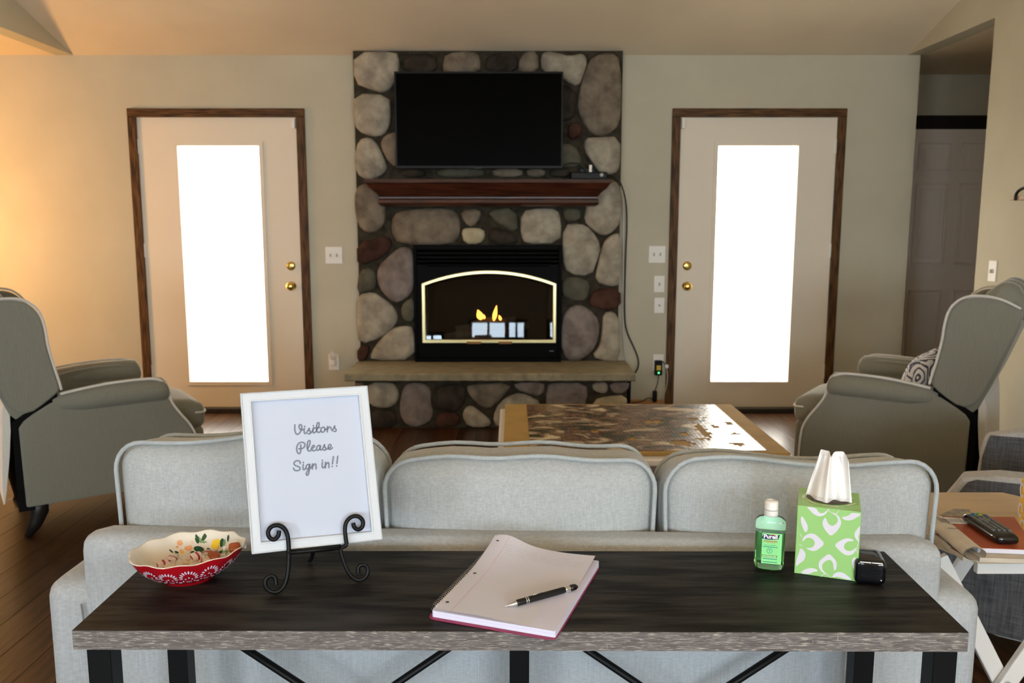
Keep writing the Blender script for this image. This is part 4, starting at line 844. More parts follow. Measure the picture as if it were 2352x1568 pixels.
# ---- sign on its easel
SP = Plane((-.407, 1.33, ZT), (.942, .337, 0), (-.337 * math.sin(R(12)), .942 * math.sin(R(12)), math.cos(R(12))))  # N points to the camera side
if SP.N.y > 0: SP.N = -SP.N
sg = thing('visitor_sign', 'white framed sign reading Visitors Please Sign in on a black scroll easel', 'sign', tuple(SP.at(.08, .066)))
c4 = [SP.uv(*p) for p in ((578, 1272), (878, 1238), (843, 885), (551, 903))]; i4 = [SP.uv(*p) for p in ((600, 1243), (852, 1219), (822, 908), (577, 923))]
def quadframe(o, i, n0, n1):
    V = [SP.at(*p, n) for n in (n0, n1) for p in o + i]; F = []
    for k in range(4):
        j = (k + 1) % 4; F += [(8 + k, 8 + j, 12 + j, 12 + k), (k, j, 4 + j, 4 + k), (k, j, 8 + j, 8 + k), (4 + k, 4 + j, 12 + j, 12 + k)]
    return V, F
mk('frame', *quadframe(c4, i4, -.012, .006), M['signwhite'], sg, bevel=.0015)
def lerp4(t): return [(a[0] + (b[0] - a[0]) * t, a[1] + (b[1] - a[1]) * t) for a, b in zip(c4, i4)]
mk('outer_bead', *quadframe(lerp4(.06), lerp4(.16), .005, .0078), M['signwhite'], sg, bevel=.0008)
mk('inner_bead', *quadframe(lerp4(.80), lerp4(.97), .005, .0075), M['signwhite'], sg, bevel=.0008)
mk('backing', *prismgeo(i4, lambda u, v: SP.at(u, v, -.010), lambda u, v: SP.at(u, v, -.002)), M['signpaper'], sg)
mk('paper', *polygeo(SP, [i4], off=-.0012, uvs=True), M['signpaper'], sg, recalc=False)
S = [[(182, 212), (175, 300), (188, 390), (222, 443), (265, 440), (310, 390), (345, 315), (350, 240), (325, 202), (290, 212), (276, 255), (300, 312), (345, 335), (400, 325)],
 [(408, 300), (400, 375), (418, 430), (455, 412), (490, 360), (528, 298)], [(415, 248), (419, 256)], [(522, 300), (518, 335), (555, 375), (560, 412), (530, 432), (498, 424)], [(555, 415), (600, 370), (628, 285)],
 [(628, 285), (612, 360), (628, 412), (670, 395), (705, 350)], [(623, 232), (627, 241)], [(700, 345), (750, 260), (770, 190), (750, 150), (715, 175), (698, 260), (700, 350), (730, 398), (775, 390), (812, 360)], [(648, 292), (780, 275)],
 [(865, 268), (820, 285), (802, 340), (820, 388), (868, 390), (905, 345), (900, 290), (865, 268)], [(898, 320), (930, 325), (962, 300)], [(964, 255), (958, 320), (960, 385)], [(962, 330), (990, 275), (1025, 260), (1052, 285), (1055, 325)],
 [(1076, 355), (1110, 300), (1138, 240)], [(1135, 245), (1128, 280), (1165, 315), (1178, 350), (1150, 375), (1115, 366)],
 [(320, 692), (326, 800), (316, 880), (288, 912), (248, 890), (222, 820), (226, 730), (268, 655), (340, 625), (405, 642), (430, 695), (405, 755), (350, 785), (275, 787)],
 [(485, 790), (530, 710), (553, 620), (530, 580), (495, 605), (474, 700), (480, 800), (518, 852), (565, 825), (585, 785)], [(580, 775), (635, 760), (658, 720), (630, 700), (595, 730), (585, 785), (605, 832), (650, 838), (700, 805)],
 [(785, 712), (745, 703), (705, 745), (703, 805), (735, 832), (770, 800), (792, 725)], [(792, 715), (785, 775), (800, 825), (835, 805), (865, 755), (895, 690)], [(888, 695), (885, 730), (920, 765), (930, 800), (900, 825), (868, 815)],
 [(925, 805), (985, 780), (1040, 745), (1055, 700), (1025, 678), (988, 705), (978, 760), (1000, 800), (1045, 800), (1085, 760)],
 [(312, 1142), (305, 1090), (250, 1068), (185, 1085), (152, 1140), (185, 1190), (260, 1210), (312, 1245), (300, 1295), (235, 1317), (165, 1305), (148, 1250)],
 [(382, 1165), (372, 1240), (385, 1292), (415, 1290), (445, 1245)], [(383, 1110), (387, 1119)], [(535, 1165), (490, 1160), (448, 1205), (450, 1262), (490, 1280), (522, 1235), (538, 1165)],
 [(538, 1160), (532, 1260), (515, 1370), (488, 1430), (455, 1415), (455, 1360), (500, 1300), (560, 1250), (600, 1190)], [(606, 1150), (603, 1210), (600, 1275)], [(603, 1225), (640, 1160), (678, 1145), (690, 1190), (688, 1270)],
 [(842, 1110), (832, 1190), (845, 1248), (880, 1240), (915, 1180)], [(840, 1062), (844, 1070)], [(916, 1112), (914, 1180), (916, 1245)], [(915, 1195), (950, 1128), (988, 1112), (1000, 1150), (997, 1240)],
 [(1106, 975), (1095, 1060), (1082, 1150)], [(1077, 1207), (1081, 1214)], [(1211, 965), (1200, 1050), (1190, 1140)], [(1184, 1196), (1188, 1203)]]
mk('lettering', *strokegeo(SP, [Z(660, 955, .0957, P) for P in S], (.0026), off=-.0006), M['ink'], sg, recalc=False)
es = thing('scroll_easel', 'black wrought iron scroll easel holding the visitor sign', 'easel', tuple(SP.at(.08, 0)))
E8 = (540, 870, .3252)
def ep(L, n=.014): return [SP.at(*SP.uv(*p), n) for p in Z(*E8, L)]
tube('scroll', ep([(306, 1064), (304, 1100), (272, 1130), (236, 1112), (227, 1070), (250, 1033), (300, 1021), (345, 1045), (368, 1095), (374, 1160), (375, 1215)]), .0038, M['bmetal'], es, sm=2)
tube('front_leg', ep([(375, 1215), (374, 1300), (366, 1380), (345, 1450), (300, 1493), (245, 1490), (208, 1452), (210, 1400), (245, 1374), (284, 1386), (286, 1442)]), .0038, M['bmetal'], es, sm=2)
tube('scroll', ep([(826, 1010), (832, 1042), (862, 1060), (894, 1035), (895, 990), (862, 960), (815, 962), (776, 1000), (766, 1050), (774, 1120), (780, 1158)]), .0038, M['bmetal'], es, sm=2)
tube('front_leg', ep([(780, 1158), (770, 1172), (735, 1182), (742, 1225), (765, 1300), (800, 1370), (845, 1410), (895, 1405), (930, 1365), (928, 1315), (893, 1295), (858, 1315), (862, 1360)]), .0038, M['bmetal'], es, sm=2)
tube('ledge', ep([(372, 1216), (740, 1182)], .014), .0045, M['bmetal'], es)
for a_ in ((375, 1214), (738, 1184)): p = ep([a_])[0]; q = ep([a_], -.014)[0]; tube('ledge_hook', [p, q], .0038, M['bmetal'], es)
p = ep([(500, 1205)], -.014)[0]; q = ep([(740, 1184)], -.014)[0]; tube('rear_rail', [ep([(375, 1214)], -.014)[0], q], .0038, M['bmetal'], es)
m_ = (ep([(375, 1214)], -.014)[0] + q) / 2; nb = Vector((-.337, .942, 0)); tube('rear_leg', [m_, m_ + nb * .03 + Vector((0, 0, -.03)), Vector((m_.x, m_.y, ZT + .004)) + nb * .075], .0038, M['bmetal'], es, sm=1)
tube('rear_post', [m_, SP.at(*SP.uv(715, 1060), -.017)], .0038, M['bmetal'], es)
# ---- candy bowl
bc = G(436, 1326, ZT); BA = R(28); ba, bb_ = .096, .082
bw = thing('candy_bowl', 'oval scalloped cream bowl with a red lace-patterned outside and flowers inside, holding wrapped candies', 'bowl', (bc.x, bc.y, ZT), BA)
def rim(a, r, z):
    k = max(0, (r - .6) / .4); s = 1 + k * .028 * (math.cos(11 * a) * .6 + math.cos(7 * a + 1) * .4); return Vector((ba * r * s * math.cos(a), bb_ * r * s * math.sin(a), z + k * .0018 * math.cos(11 * a + 1)))
OUT = [(.02, 0), (.44, 0), (.45, .004), (.50, .006), (.66, .015), (.82, .028), (.93, .042), (1.0, .054)]
INN = [(1.0, .054), (.99, .0555), (.965, .054), (.90, .044), (.78, .030), (.62, .019), (.40, .012), (.02, .010)]
def bowlgeo(pr, n=66):
    V = [rim(2 * math.pi * k / n, r, z) for r, z in pr for k in range(n)]; F = []
    for i in range(len(pr) - 1):
        for k in range(n): F.append((i * n + k, i * n + (k + 1) % n, (i + 1) * n + (k + 1) % n, (i + 1) * n + k))
    return V, F
mk('red_outside', *bowlgeo(OUT), M['cerred'], bw, local=True, smooth=True, recalc=False); mk('cream_inside', *bowlgeo(INN), M['ceramic'], bw, local=True, smooth=True, recalc=False, label='cream glazed inside')
def pos(pr, t, a, off, sgn):
    """surface point; t is the height fraction along the profile"""
    z = t; 
    for (r0, z0), (r1, z1) in zip(pr, pr[1:]):
        if min(z0, z1) - 1e-9 <= z <= max(z0, z1) + 1e-9 and abs(z1 - z0) > 1e-6: k = (z - z0) / (z1 - z0); r = r0 + (r1 - r0) * k; break
    else: r = pr[-1][0]
    p = rim(a, r, z); o = Vector((math.cos(a), math.sin(a), -.7)).normalized() * off * sgn; return p + (o if sgn > 0 else Vector((-math.cos(a) * .7, -math.sin(a) * .7, .7)) * off)
def blobs(pr, L, sgn, off=.0007):
    V, F = [], []
    for a, z, ra_, rz_, tl in L:
        b = len(V); n = 9
        for k in range(n):
            an = 2 * math.pi * k / n; u = ra_ * math.cos(an); v = rz_ * math.sin(an); V.append(pos(pr, max(.0065 if sgn > 0 else .0125, min(.050, z + u * math.sin(tl) * .95 * .094 + v * math.cos(tl))), a + (u * math.cos(tl)) - v * math.sin(tl) / .094, off, sgn))
        F.append(tuple(range(b, b + n)))
    return V, F
L = []
N = 15
for i in range(N):
    a0 = 2 * math.pi * i / N
    for k in range(11):
        t = R(-5 + 190 * k / 10); L.append((a0 + .160 * math.cos(t), (.0265 + .0135 * math.sin(t)), .0165, .0037, t - math.pi / 2))
    for du, dz in ((-.07, .024), (0, .0275), (.07, .024), (-.13, .0185), (.13, .0185), (-.19, .0155), (.19, .0155)): L.append((a0 + du, dz, .020, .0018, 0))
    for k in range(3): L.append((a0 + (k - 1) * .045, .0165, .009, .0028, (k - 1) * -.5))
mk('lace_print', *blobs(OUT, L, 1), M['lace'], bw, local=True, recalc=False)
def fl(pts): return blobs(INN, pts, -1, .0009)
inv = rmat(bw).inverted()
def flower_at(px, py, r, squash=1, tilt=0, n=10, z=.036):
    """disc of print on the inner wall where the photograph shows it"""
    V = []; r *= 1.18
    for k in range(n):
        an = 2 * math.pi * k / n; qx = px + r * math.cos(an) * math.cos(tilt) - r * squash * math.sin(an) * math.sin(tilt); qy = py + r * math.cos(an) * math.sin(tilt) + r * squash * math.sin(an) * math.cos(tilt)
        ry_ = ray(qx, qy); best = None; c = Vector((0, 0, HC)); lo = 1.30; t = 1.25
        while t < 1.75:                                     # march the sight line to the inner wall
            p = inv @ (c + ry_ * t); rr2 = math.hypot(p.x / ba, p.y / bb_); zz = None
            for (r0, z0), (r1, z1) in zip(INN[2:], INN[3:]):
                if r1 <= rr2 <= r0: zz = z1 + (z0 - z1) * (rr2 - r1) / (r0 - r1)
            if zz is not None and p.z <= zz + .0009: best = p; break
            t += .0006
        if best is None: return [], []
        V.append(best)
    return V, [tuple(range(n))]
K5 = lambda x, y: (300 + x * .12755, 1190 + y * .12755)
def prints(name, L, m):
    g = [flower_at(*K5(x, y), r * .12755, s, R(t)) for x, y, r, s, t in L]; g = [q_ for q_ in g if q_[0]]
    if g: mk(name, *merge(g), m, bw, local=True, recalc=False, kind='stuff')
prints('peach_flowers', [(890, 440, 50, .9, 0), (1040, 530, 65, .8, 0), (1080, 385, 25, .9, 0), (840, 515, 25, .8, 0), (1110, 430, 18, .9, 0), (920, 590, 35, .9, 0)], M['peach'])
prints('yellow_flowers', [(1470, 440, 60, .9, 0), (1560, 430, 55, 1, 90), (1520, 500, 60, .8, 0), (1865, 540, 48, 1, 90), (925, 615, 30, .8, 0)], M['yel'])
prints('dark_leaves', [(1195, 370, 75, .42, 75), (1330, 330, 75, .42, -60), (1360, 450, 75, .4, 30), (1230, 555, 85, .55, 12), (1640, 440, 70, .42, 100), (1780, 470, 70, .35, -60), (1660, 620, 60, .5, 20), (730, 590, 42, .3, 40), (830, 610, 35, .5, 20), (1110, 605, 35, .4, -15), (1530, 590, 45, .4, -20), (1755, 360, 55, .3, 95), (1410, 560, 40, .5, 30)], M['leafd'])
prints('sage_leaves', [(1245, 385, 60, .42, 60), (1350, 400, 50, .45, -55), (1330, 430, 50, .4, 10), (1235, 545, 40, .4, 10), (1680, 440, 50, .4, 100), (1700, 590, 60, .4, 10), (1790, 450, 40, .3, -60)], M['leafl'])
random.seed(5)
CANDY = [(740, 740, 'm', 70), (590, 830, 'm', 20), (1190, 690, 'm', 30), (1290, 800, 'm', -10), (1040, 770, 'w', 0), (1500, 680, 'b', 10), (880, 850, 'w', 40), (1380, 640, 'b', 30), (1880, 640, 'b', 0), (1150, 860, 'w', 10), (1400, 760, 'w', 60), (700, 880, 'w', 10), (1330, 700, 'm', 40)]
WHERE = ['at the left with its stripe upright', 'lowest at the far left of the pile', 'in the middle of the pile, upper one', 'mid-pile near the front rim', 'glinting in the centre of the pile', 'large, lying against the flowers on the right', 'left of centre behind the front rim', 'small, behind the middle mints', 'farthest right under the yellow flower', 'at the front rim, below the centre', 'right of the middle mints', 'nearest the front rim on the left', 'between the upper and the lower middle mints']
for i, (x, y, k, tl) in enumerate(CANDY):
    lab, mt, cat = {'m': ('wrapped red striped mint in the bowl, ' + WHERE[i], M['mint'], 'mint'), 'b': ('wrapped brown caramel in the bowl, ' + WHERE[i], M['butterscotch'], 'caramel'), 'w': ('pale wrapped candy in the bowl, ' + WHERE[i], mat('pale_candy', (.70, .55, .42), .2, coat=.5), 'pale')}[k]
    zz = ZT + .024 + .005 * (i % 3); p = G(*K5(x, y), zz)
    pb_ = inv @ p; rr2 = math.hypot(pb_.x / ba, pb_.y / bb_)
    if rr2 > .72: p.z += .012
    c_ = thing('wrapped_candy', lab, 'candy', (p.x, p.y, p.z - .006), R(tl + 20), {'m': 'striped mints in the candy bowl', 'b': 'caramels in the candy bowl', 'w': 'pale candies in the candy bowl'}[k])
    ro = Matrix.Rotation(R(random.uniform(-35, 35)), 3, 'X')
    soft('candy', (0, 0, .006), (.0105, .0095, .0062), .006, mt, c_, local=True, n=5, rot=ro)
    V, F = [], []
    for s_ in (-1, 1):
        b = len(V); V.append((s_ * .009, 0, .006))
        for q_ in range(7): an = -.7 + 1.4 * q_ / 6; V.append((s_ * (.009 + .011 * math.cos(an)), .011 * math.sin(an), .006 + .003 * (-1) ** q_))
        F += [(b, b + q_ + 1, b + q_ + 2) for q_ in range(6)]
    mk('wrapper', V, F, mat('wrapper_film', (.85, .78, .68), .2, alpha=.55, spec=.8), c_, local=True, recalc=False)
# ---- notebook and pen
nb0 = G(984, 1412, ZT + .004); nb_ang = R(-19.5)
nbk = thing('spiral_notebook', 'open spiral notebook with handwritten lines and a maroon back cover, under the pen', 'notebook', (nb0.x, nb0.y, ZT), nb_ang)
NW, NH = .207, .283
sheetL = lambda name, P, z0, z1, m, par, **k: prism(name, P, lambda x, y: (x, y, z0), lambda x, y: (x, y, z1), m, par, local=True, **k)
def rc4(x0, x1, y0, y1, r=.008, n=3):
    P = []
    for cx, cy, a0 in ((x1 - r, y0 + r, -90), (x1 - r, y1 - r, 0), (x0 + r, y1 - r, 90), (x0 + r, y0 + r, 180)):
        for k in range(n + 1): a = R(a0 + 90 * k / n); P.append((cx + r * math.cos(a), cy + r * math.sin(a)))
    return P
sheetL('back_cover', rc4(0, NW + .004, -.006, NH, .012), .0004, .002, M['maroon'], nbk)
sheetL('page_block', rc4(.006, NW + .002, 0, NH - .004, .003), .0022, .0125, M['pageedge'], nbk)
V, F = [], []; nu, nv = 24, 24
def topz(u, v):                                            # curled leaf: lifts along the far edge near the spiral
    z = .0135 + .0012 * math.sin(u * 5); lift = max(0, v - .45) / .55; z += .019 * lift ** 2 * math.exp(-((u - .10) / .22) ** 2) + .004 * lift ** 2; z += .003 * max(0, u - .7) / .3 * lift; return z
for j in range(nv + 1):
    for i in range(nu + 1):
        u, v = i / nu, j / nv; V.append((.006 + u * (NW - .012), .004 + v * (NH - .004), topz(u, v)))
for j in range(nv):
    for i in range(nu): a_ = j * (nu + 1) + i; F.append((a_, a_ + 1, a_ + nu + 2, a_ + nu + 1))
pg = mk('top_page', V, F, M['paper'], nbk, local=True, smooth=True, recalc=False)
def onpage(u, v, o=.0004): return (.006 + u * (NW - .012), .004 + v * (NH - .004), topz(u, v) + o)
def pline(pts, wd, o=.0004):
    V, F = [], []
    for k, (u, v) in enumerate(pts):
        a_ = Vector(onpage(*pts[max(0, k - 1)])); c_ = Vector(onpage(*pts[min(len(pts) - 1, k + 1)])); t = c_ - a_; t.z = 0; t.normalize(); nn = Vector((-t.y, t.x, 0)) * wd / 2; e_ = Vector(onpage(u, v, o)); V += [e_ + nn, e_ - nn]
    for k in range(len(pts) - 1): F.append((2 * k, 2 * k + 1, 2 * k + 3, 2 * k + 2))
    return V, F
mk('margin_rule', *pline([(.155, k / 20) for k in range(21)], .0005), M['redline'], nbk, local=True, recalc=False)
mk('page_rules', *merge([pline([(k / 12, .06 + r_ * .0262) for k in range(13)], .00022) for r_ in range(32)]), M['rule'], nbk, local=True, recalc=False)
random.seed(3); wr = []
for r_, (us, ue) in enumerate(((.17, .82), (.18, .97), (.19, .90), (.20, .84))):
    v = .905 - r_ * .03; u = us
    while u < ue:
        wl = random.uniform(.05, .12); n = int(wl / .008); wr.append(pline([(u + k * wl / n, v + random.uniform(-.006, .007)) for k in range(n + 1)], .00045, .0005)); u += wl + random.uniform(.02, .05)
mk('handwriting', *merge(wr), M['pencil'], nbk, local=True, recalc=False)
for v in (.10, .52, .93):
    p = onpage(.065, v, .0006); mk('punch_hole', [(p[0] + .0032 * math.cos(k * .785), p[1] + .0032 * math.sin(k * .785), p[2]) for k in range(8)], [tuple(range(8))], mat('hole_shadow', (.08, .06, .12), .9), nbk, local=True, recalc=False)
P = []
turns = 46
for k in range(turns * 10): a_ = 2 * math.pi * k / 10; P.append((.004 + .0065 * math.cos(a_), .012 + (NH - .024) * k / (turns * 10), .0095 + .0075 * math.sin(a_)))
V, F = tubegeo(P, .00045, 4); mk('spiral_wire', V, F, M['chrome'], nbk, local=True, smooth=True)
pa, pb2 = G(1160, 1397, ZT + .017), G(1326, 1347, ZT + .020); pd = (pb2 - pa); pl_ = pd.length
pn = thing('ballpoint_pen', 'black ballpoint pen with silver tip and rings lying across the notebook', 'pen', (pa.x, pa.y, ZT + .0155), math.atan2(pd.y, pd.x))
RX = Matrix.Rotation(R(90), 3, 'Y')
def pen(name, pr, m): lathe(name, [(r, z) for r, z in pr], (0, 0, .0052), m, pn, local=True, n=16, rot=RX)
k_ = pl_ / .138
sc = lambda L: [(r, z * k_) for r, z in L]
pen('tip', sc([(.0006, 0), (.0009, .004), (.0022, .008), (.0040, .019), (.0048, .0205)]), M['chrome'])
pen('barrel', sc([(.0048, .0205), (.0052, .024), (.0053, .110), (.0048, .112), (.0048, .1125)]), mat('matte_black', (.006, .006, .007), .45))
for z in (.037, .0405): pen('ring', sc([(.0054, z), (.0056, z + .0004), (.0056, z + .0013), (.0054, z + .0016)]), M['chrome'])
pen('collar', sc([(.0044, .1125), (.0040, .116), (.0050, .121), (.0050, .123)]), M['chrome']); pen('stylus_end', sc([(.0050, .123), (.0056, .127), (.0054, .133), (.003, .1375), (.0004, .138)]), M['gloss'])
tube('clip_slot', [(.052 * k_, .001, .0107), (.070 * k_, .001, .0107)], .0006, M['chrome'], pn, n=6, local=True)
# ---- sanitizer bottle
bp_ = G(1771, 1311, ZT); bo = thing('hand_sanitizer', 'clear bottle of green sanitizer gel with a white flip cap, left of the tissue box', 'bottle', (bp_.x, bp_.y + .014, ZT), R(-14))
def rr(w_, d_, r, z, n=5): return [(x, y, z) for x, y in rc4(-w_, w_, -d_, d_, r, n)]
def loft(secs, cap=True):
    n = len(secs[0]); V = [p for s_ in secs for p in s_]; F = []
    for i in range(len(secs) - 1):
        for k in range(n): F.append((i * n + k, i * n + (k + 1) % n, (i + 1) * n + (k + 1) % n, (i + 1) * n + k))
    if cap: F += [tuple(range(n - 1, -1, -1)), tuple(range((len(secs) - 1) * n, len(secs) * n))]
    return V, F
body = [rr(.019, .009, .0085, 0), rr(.0235, .0125, .011, .0015), rr(.0255, .0145, .013, .006), rr(.0262, .0148, .013, .05), rr(.0262, .0148, .013, .086), rr(.0255, .0142, .012, .092), rr(.021, .012, .011, .0965), rr(.013, .0105, .0104, .0985), rr(.0098, .0098, .0097, .100), rr(.0098, .0098, .0097, .103)]
mk('body', *loft(body), M['bottle'], bo, local=True, smooth=True)
gelb = [rr(.0178, .0078, .0075, .0018), rr(.0222, .0112, .0098, .0032), rr(.0240, .0130, .0115, .008), rr(.0246, .0133, .0115, .05), rr(.0246, .0133, .0115, .070)]
mk('gel', *loft(gelb), M['gel'], bo, local=True, smooth=False)
lathe('cap', [(.001, .0995), (.0118, .0995), (.0122, .102), (.0120, .112), (.0118, .1125), (.0118, .124), (.0105, .1265), (.001, .127)], (0, 0, 0), M['white'], bo, local=True, n=24)
lathe('cap_hinge', [(.001, .11), (.0123, .11), (.0123, .1125), (.001, .1126)], (0, 0, 0), mat('cap_line', (.6, .58, .55), .4), bo, local=True, n=24)
bm_ = rmat(bo); U_ = (bm_.to_3x3() @ Vector((1, 0, 0))); BP = Plane(bm_ @ Vector((0, -.0152, 0)), U_, (0, 0, 1))
if BP.N.y > 0: BP.N = -BP.N
BQ = Plane(bm_ @ Vector((0, .0152, 0)), U_, (0, 0, 1))
if BQ.N.y < 0: BQ.N = -BQ.N
mk('front_label', *polygeo(BP, [[(-.0145, .014), (.0195, .014), (.0195, .071), (-.0145, .071)]], uvs=True, off=.0003), M['labelg'], bo, recalc=False)
mk('back_label', *polygeo(BQ, [[(-.0165, .014), (.0165, .014), (.0165, .092), (-.0165, .092)]], uvs=True, off=.0002), M['labelpale'], bo, recalc=False)
mk('logo_banner', *polygeo(BP, [[(-.0155, .0605), (-.004, .059), (.013, .0605), (.0155, .0695), (.004, .0675), (-.012, .070)]], uvs=True, off=.0006), M['navy'], bo, recalc=False)
mk('logo_flash', *polygeo(BP, [[(-.001, .0675), (.006, .0675), (.009, .0685), (.002, .0692)]], uvs=True, off=.0009), M['redp'], bo, recalc=False)
textmesh('brand_lettering', 'Purell', .0105, BP, 0, .0615, M['wprint'], bo, bold=.00035, off=.0010)
textmesh('advanced_lettering', 'ADVANCED', .0042, BP, .0, .0548, M['redp'], bo, bold=.0001, sx=1.05)
textmesh('small_lettering', 'HAND SANITIZER', .0018, BP, 0, .0528, M['redp'], bo)
textmesh('small_lettering', 'KILLS GERMS', .0030, BP, 0, .0478, M['tealp'], bo, sx=1.25)
mk('small_print', *merge([strokegeo(BP, [[(-.012 + k * .0042, z), (-.012 + k * .0042 + .003, z)] for k in range(6)], .0013, uvs=True, sm=0, off=.0008) for z in (.0455, .0235, .0175)]), M['tealp'], bo, recalc=False, kind='stuff')
mk('round_seal', *strokegeo(BP, [[(.0045 * math.cos(k * .35) - .001, .0385 + .0045 * math.sin(k * .35)) for k in range(19)], [(-.003, .0405), (.001, .0405)], [(-.001, .0405), (-.001, .036)]], .0007, uvs=True, sm=0, off=.0008), M['tealp'], bo, recalc=False)
mk('green_bar', *polygeo(BP, [[(-.0165, .0265), (.0125, .0265), (.0125, .0305), (-.0165, .0305)]], uvs=True, off=.0007), M['greenp'], bo, recalc=False)
textmesh('bar_lettering', 'SOOTHING GEL', .0030, BP, -.001, .0275, M['wprint'], bo, bold=.00008, off=.0011, sx=1.1)
# ---- green tissue box
A_, B_ = G(1824.1, 1315.5, ZT), G(1969, 1335.5, ZT); ua = (B_ - A_); wdt = ua.length; ua.normalize(); va = Vector((-ua.y, ua.x, 0))
tb = thing('green_tissue_box', 'green tissue box with white leaf pattern and a tissue standing out of its top', 'tissue box', tuple((A_ + B_) / 2 + va * .055), math.atan2(ua.y, ua.x))
TH_ = .128; TPl = Plane(A_, ua, (0, 0, 1)); 
if TPl.N.y > 0: TPl.N = -TPl.N
h_ = TPl.uv(1838.8, 1160.4)[1]; TH_ = h_
prism('carton', [tuple(v[:2]) for v in (A_, B_, B_ + va * .108, A_ + va * .108)], lambda x, y: (x, y, ZT), lambda x, y: (x, y, ZT + TH_), M['green'], tb, bevel=.0008, seg=1)
K6 = (1700, 1040, .20408)
LF = [[(960, 718), (935, 750), (925, 790), (940, 840), (975, 890), (1020, 935), (1080, 890), (1125, 830), (1140, 780), (1125, 730), (1090, 690), (1040, 665), (1045, 680), (1085, 710), (1103, 750), (1085, 795), (1030, 825), (985, 785)],
 [(955, 1020), (900, 960), (850, 915), (800, 900), (750, 915), (710, 950), (695, 1000), (715, 985), (750, 950), (800, 955), (835, 985), (842, 1025), (815, 1060), (770, 1068), (740, 1065), (770, 1090), (830, 1105), (880, 1085)],
 [(1058, 1030), (1105, 1085), (1155, 1130), (1210, 1155), (1265, 1140), (1295, 1105), (1310, 1050), (1290, 1075), (1240, 1105), (1190, 1095), (1165, 1060), (1175, 1020), (1220, 990), (1285, 990), (1260, 965), (1200, 955), (1140, 975)],
 [(1000, 1130), (945, 1165), (895, 1210), (880, 1260), (895, 1310), (940, 1350), (985, 1375), (960, 1350), (925, 1310), (920, 1260), (950, 1220), (1010, 1195), (1045, 1230), (1050, 1290), (1060, 1330), (1090, 1290), (1085, 1220), (1040, 1165)],
 [(745, 600), (780, 640), (830, 690), (890, 715), (950, 700), (990, 650), (995, 625), (975, 650), (930, 680), (885, 670), (850, 612)], [(1370, 682), (1330, 715), (1270, 750), (1210, 760), (1160, 745), (1142, 720), (1200, 710), (1240, 690), (1255, 670)],
 [(690, 695), (740, 770), (765, 830), (755, 880), (728, 893), (700, 830), (680, 760)], [(678, 1060), (730, 1110), (738, 1160), (715, 1210), (670, 1240), (624, 1280), (632, 1200), (660, 1130)],
 [(1396, 785), (1340, 830), (1295, 880), (1285, 930), (1310, 980), (1350, 1010), (1335, 970), (1330, 930), (1350, 890), (1388, 865)], [(1295, 1160), (1260, 1195), (1255, 1250), (1280, 1310), (1320, 1385), (1332, 1280), (1310, 1230)],
 [(672, 1352), (720, 1310), (790, 1290), (850, 1300), (880, 1330), (820, 1335), (780, 1362)], [(1030, 1400), (1060, 1350), (1110, 1335), (1160, 1345), (1210, 1380), (1265, 1430), (1190, 1420), (1130, 1400), (1090, 1390)]]
cl = lambda p: (max(.0008, min(wdt - .0008, p[0])), max(.0008, min(TH_ - .0008, p[1])))
sgn_ = 1 if TPl.uv(1969, 1335)[0] > 0 else -1
mk('leaf_pattern', *polygeo(TPl, [[cl(p) for p in chaikin([TPl.uv(*q) for q in Z(*K6, P)], True, 1)] for P in LF], off=.0005, uvs=True), M['leafw'], tb, recalc=False)
ST = [[(995, 630), (1000, 655), (1050, 680)], [(1045, 690), (1095, 675), (1112, 640)], [(668, 1025), (700, 1045)], [(985, 1375), (1025, 1402)], [(910, 1392), (940, 1355), (985, 1368)], [(1300, 1100), (1325, 1030), (1372, 1020)], [(1330, 990), (1372, 1012)], [(1305, 1085), (1330, 1120), (1362, 1130)], [(672, 905), (695, 945)]]
mk('stem_pattern', *strokegeo(TPl, [[(max(.002, min(wdt - .002, a_)), b_) for a_, b_ in [TPl.uv(*q) for q in Z(*K6, P)]] for P in ST], .0009, off=.0005, uvs=True), M['leafw'], tb, recalc=False)
TT = Plane(A_ + Vector((0, 0, TH_)), ua, va)
if TT.N.z < 0: TT.N = -TT.N
cen = (wdt * .5, .056)
mk('top_pattern', *strokegeo(TT, [[(cen[0] + .0415 * math.cos(a0 + k * .13) * (1 + .02 * k), cen[1] + .042 * math.sin(a0 + k * .13) * (1 + .02 * k)) for k in range(5)] for a0 in (.3, 1.2, 2.0, 2.9, 3.7, 4.5, 5.5)], .005, off=.0006, uvs=True, sm=1), M['leaftop'], tb, recalc=False)
mk('opening', *polygeo(TT, [[(cen[0] + .038 * math.cos(k * .349), cen[1] + .034 * math.sin(k * .349)) for k in range(18)]], off=.0008, uvs=True), mat('box_inside', (.05, .045, .035), .9), tb, recalc=False)
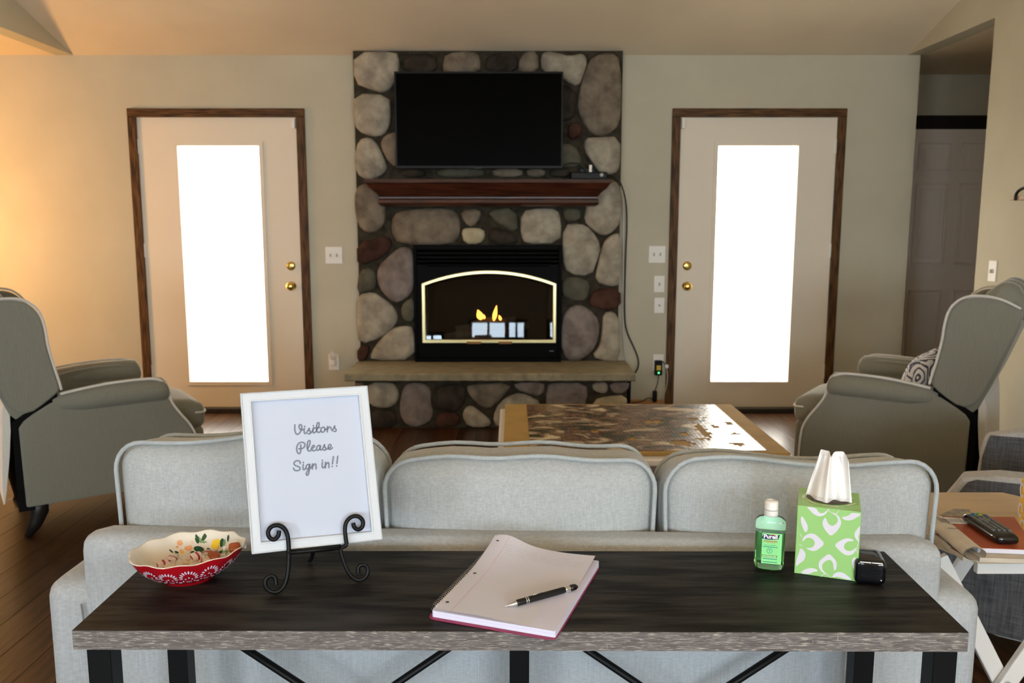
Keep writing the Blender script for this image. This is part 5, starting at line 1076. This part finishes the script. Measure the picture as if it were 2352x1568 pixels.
# tissue: pleated sheet standing up, wide at the slot, narrow and notched on top
nu, nv = 44, 16; ti = TT
V = []
def topedge(s):                                            # outline of the top from the photograph, height factor
    return 1.0 - .10 * math.exp(-((s - .45) / .10) ** 2) - .17 * max(0, s - .78) / .22
Lb, Rb, Lt, Rt = SPt = [None] * 4
def tpt(s, t, layer):
    x = -.040 + .078 * s; xt = -.018 + .046 * s; xx = x * (1 - t) + xt * t + .0035 * t * math.sin(s * 9); hgt = .086 * topedge(s)
    pl = (.010 * (1 - .2 * t)) * math.sin(s * 10.5 + .8) + .004 * math.sin(s * 23 + 2 * t) * (1 - t * .3)
    bow = -.020 * math.sin(math.pi * min(1, s)) * (1 - t) * layer
    return TT.at(cen[0] + xx, cen[1] + pl * layer + bow + .002 * t, .0012 + hgt * t)
for layer in (1,):
    for j in range(nv + 1):
        for i in range(nu + 1): V.append(tpt(i / nu, j / nv, 1))
F = [(j * (nu + 1) + i, j * (nu + 1) + i + 1, (j + 1) * (nu + 1) + i + 1, (j + 1) * (nu + 1) + i) for j in range(nv) for i in range(nu)]
V2 = [TT.at(*((cen[0] + (-.036 + .070 * (i / 20)) * (1 - j / 8 * .45), cen[1] + .014 - .010 * j / 8 + .004 * math.sin(i * .9))), .0012 + .078 * j / 8) for j in range(9) for i in range(21)]
F2 = [(j * 21 + i, j * 21 + i + 1, (j + 1) * 21 + i + 1, (j + 1) * 21 + i) for j in range(8) for i in range(20)]
mk('tissue', *merge([(V, F), (V2, F2)]), M['tissue'], tb, smooth=True, recalc=False)
mk('slot_film', [TT.at(cen[0] + .038 * math.cos(R(180 + k * 18)), cen[1] + .034 * math.sin(R(180 + k * 18)), .001) for k in range(11)] + [TT.at(cen[0] + .036 * math.cos(R(180 + k * 18)), cen[1] + .026 * math.sin(R(180 + k * 18)), .009) for k in range(11)], [(k, k + 1, 12 + k, 11 + k) for k in range(10)], M['film'], tb, recalc=False, smooth=True)
# ---- small black glossy case
q0 = G(1976, 1344, ZT); q1 = G(2026, 1352, ZT); bx_ = thing('small_black_case', 'small glossy black case with a thin silver line, right of the green tissue box', 'case', ((q0.x + q1.x) / 2 + .006, q0.y + .02, ZT), R(-13))
soft('body', (0, .012, .022), (.0255, .032, .0215), .008, M['gloss'], bx_, local=True, n=8)
boxes('silver_line', [((-.018, -.0190, .0385), (-.0005, -.0165, .0408)), ((.0005, -.0190, .0385), (.018, -.0165, .0408))], M['wprint'], bx_, local=True)
lathe('stud', [(.0001, 0), (.0018, 0), (.0015, .0015), (.0001, .002)], (.017, -.0195, .010), M['chrome'], bx_, local=True, n=10, rot=RY)
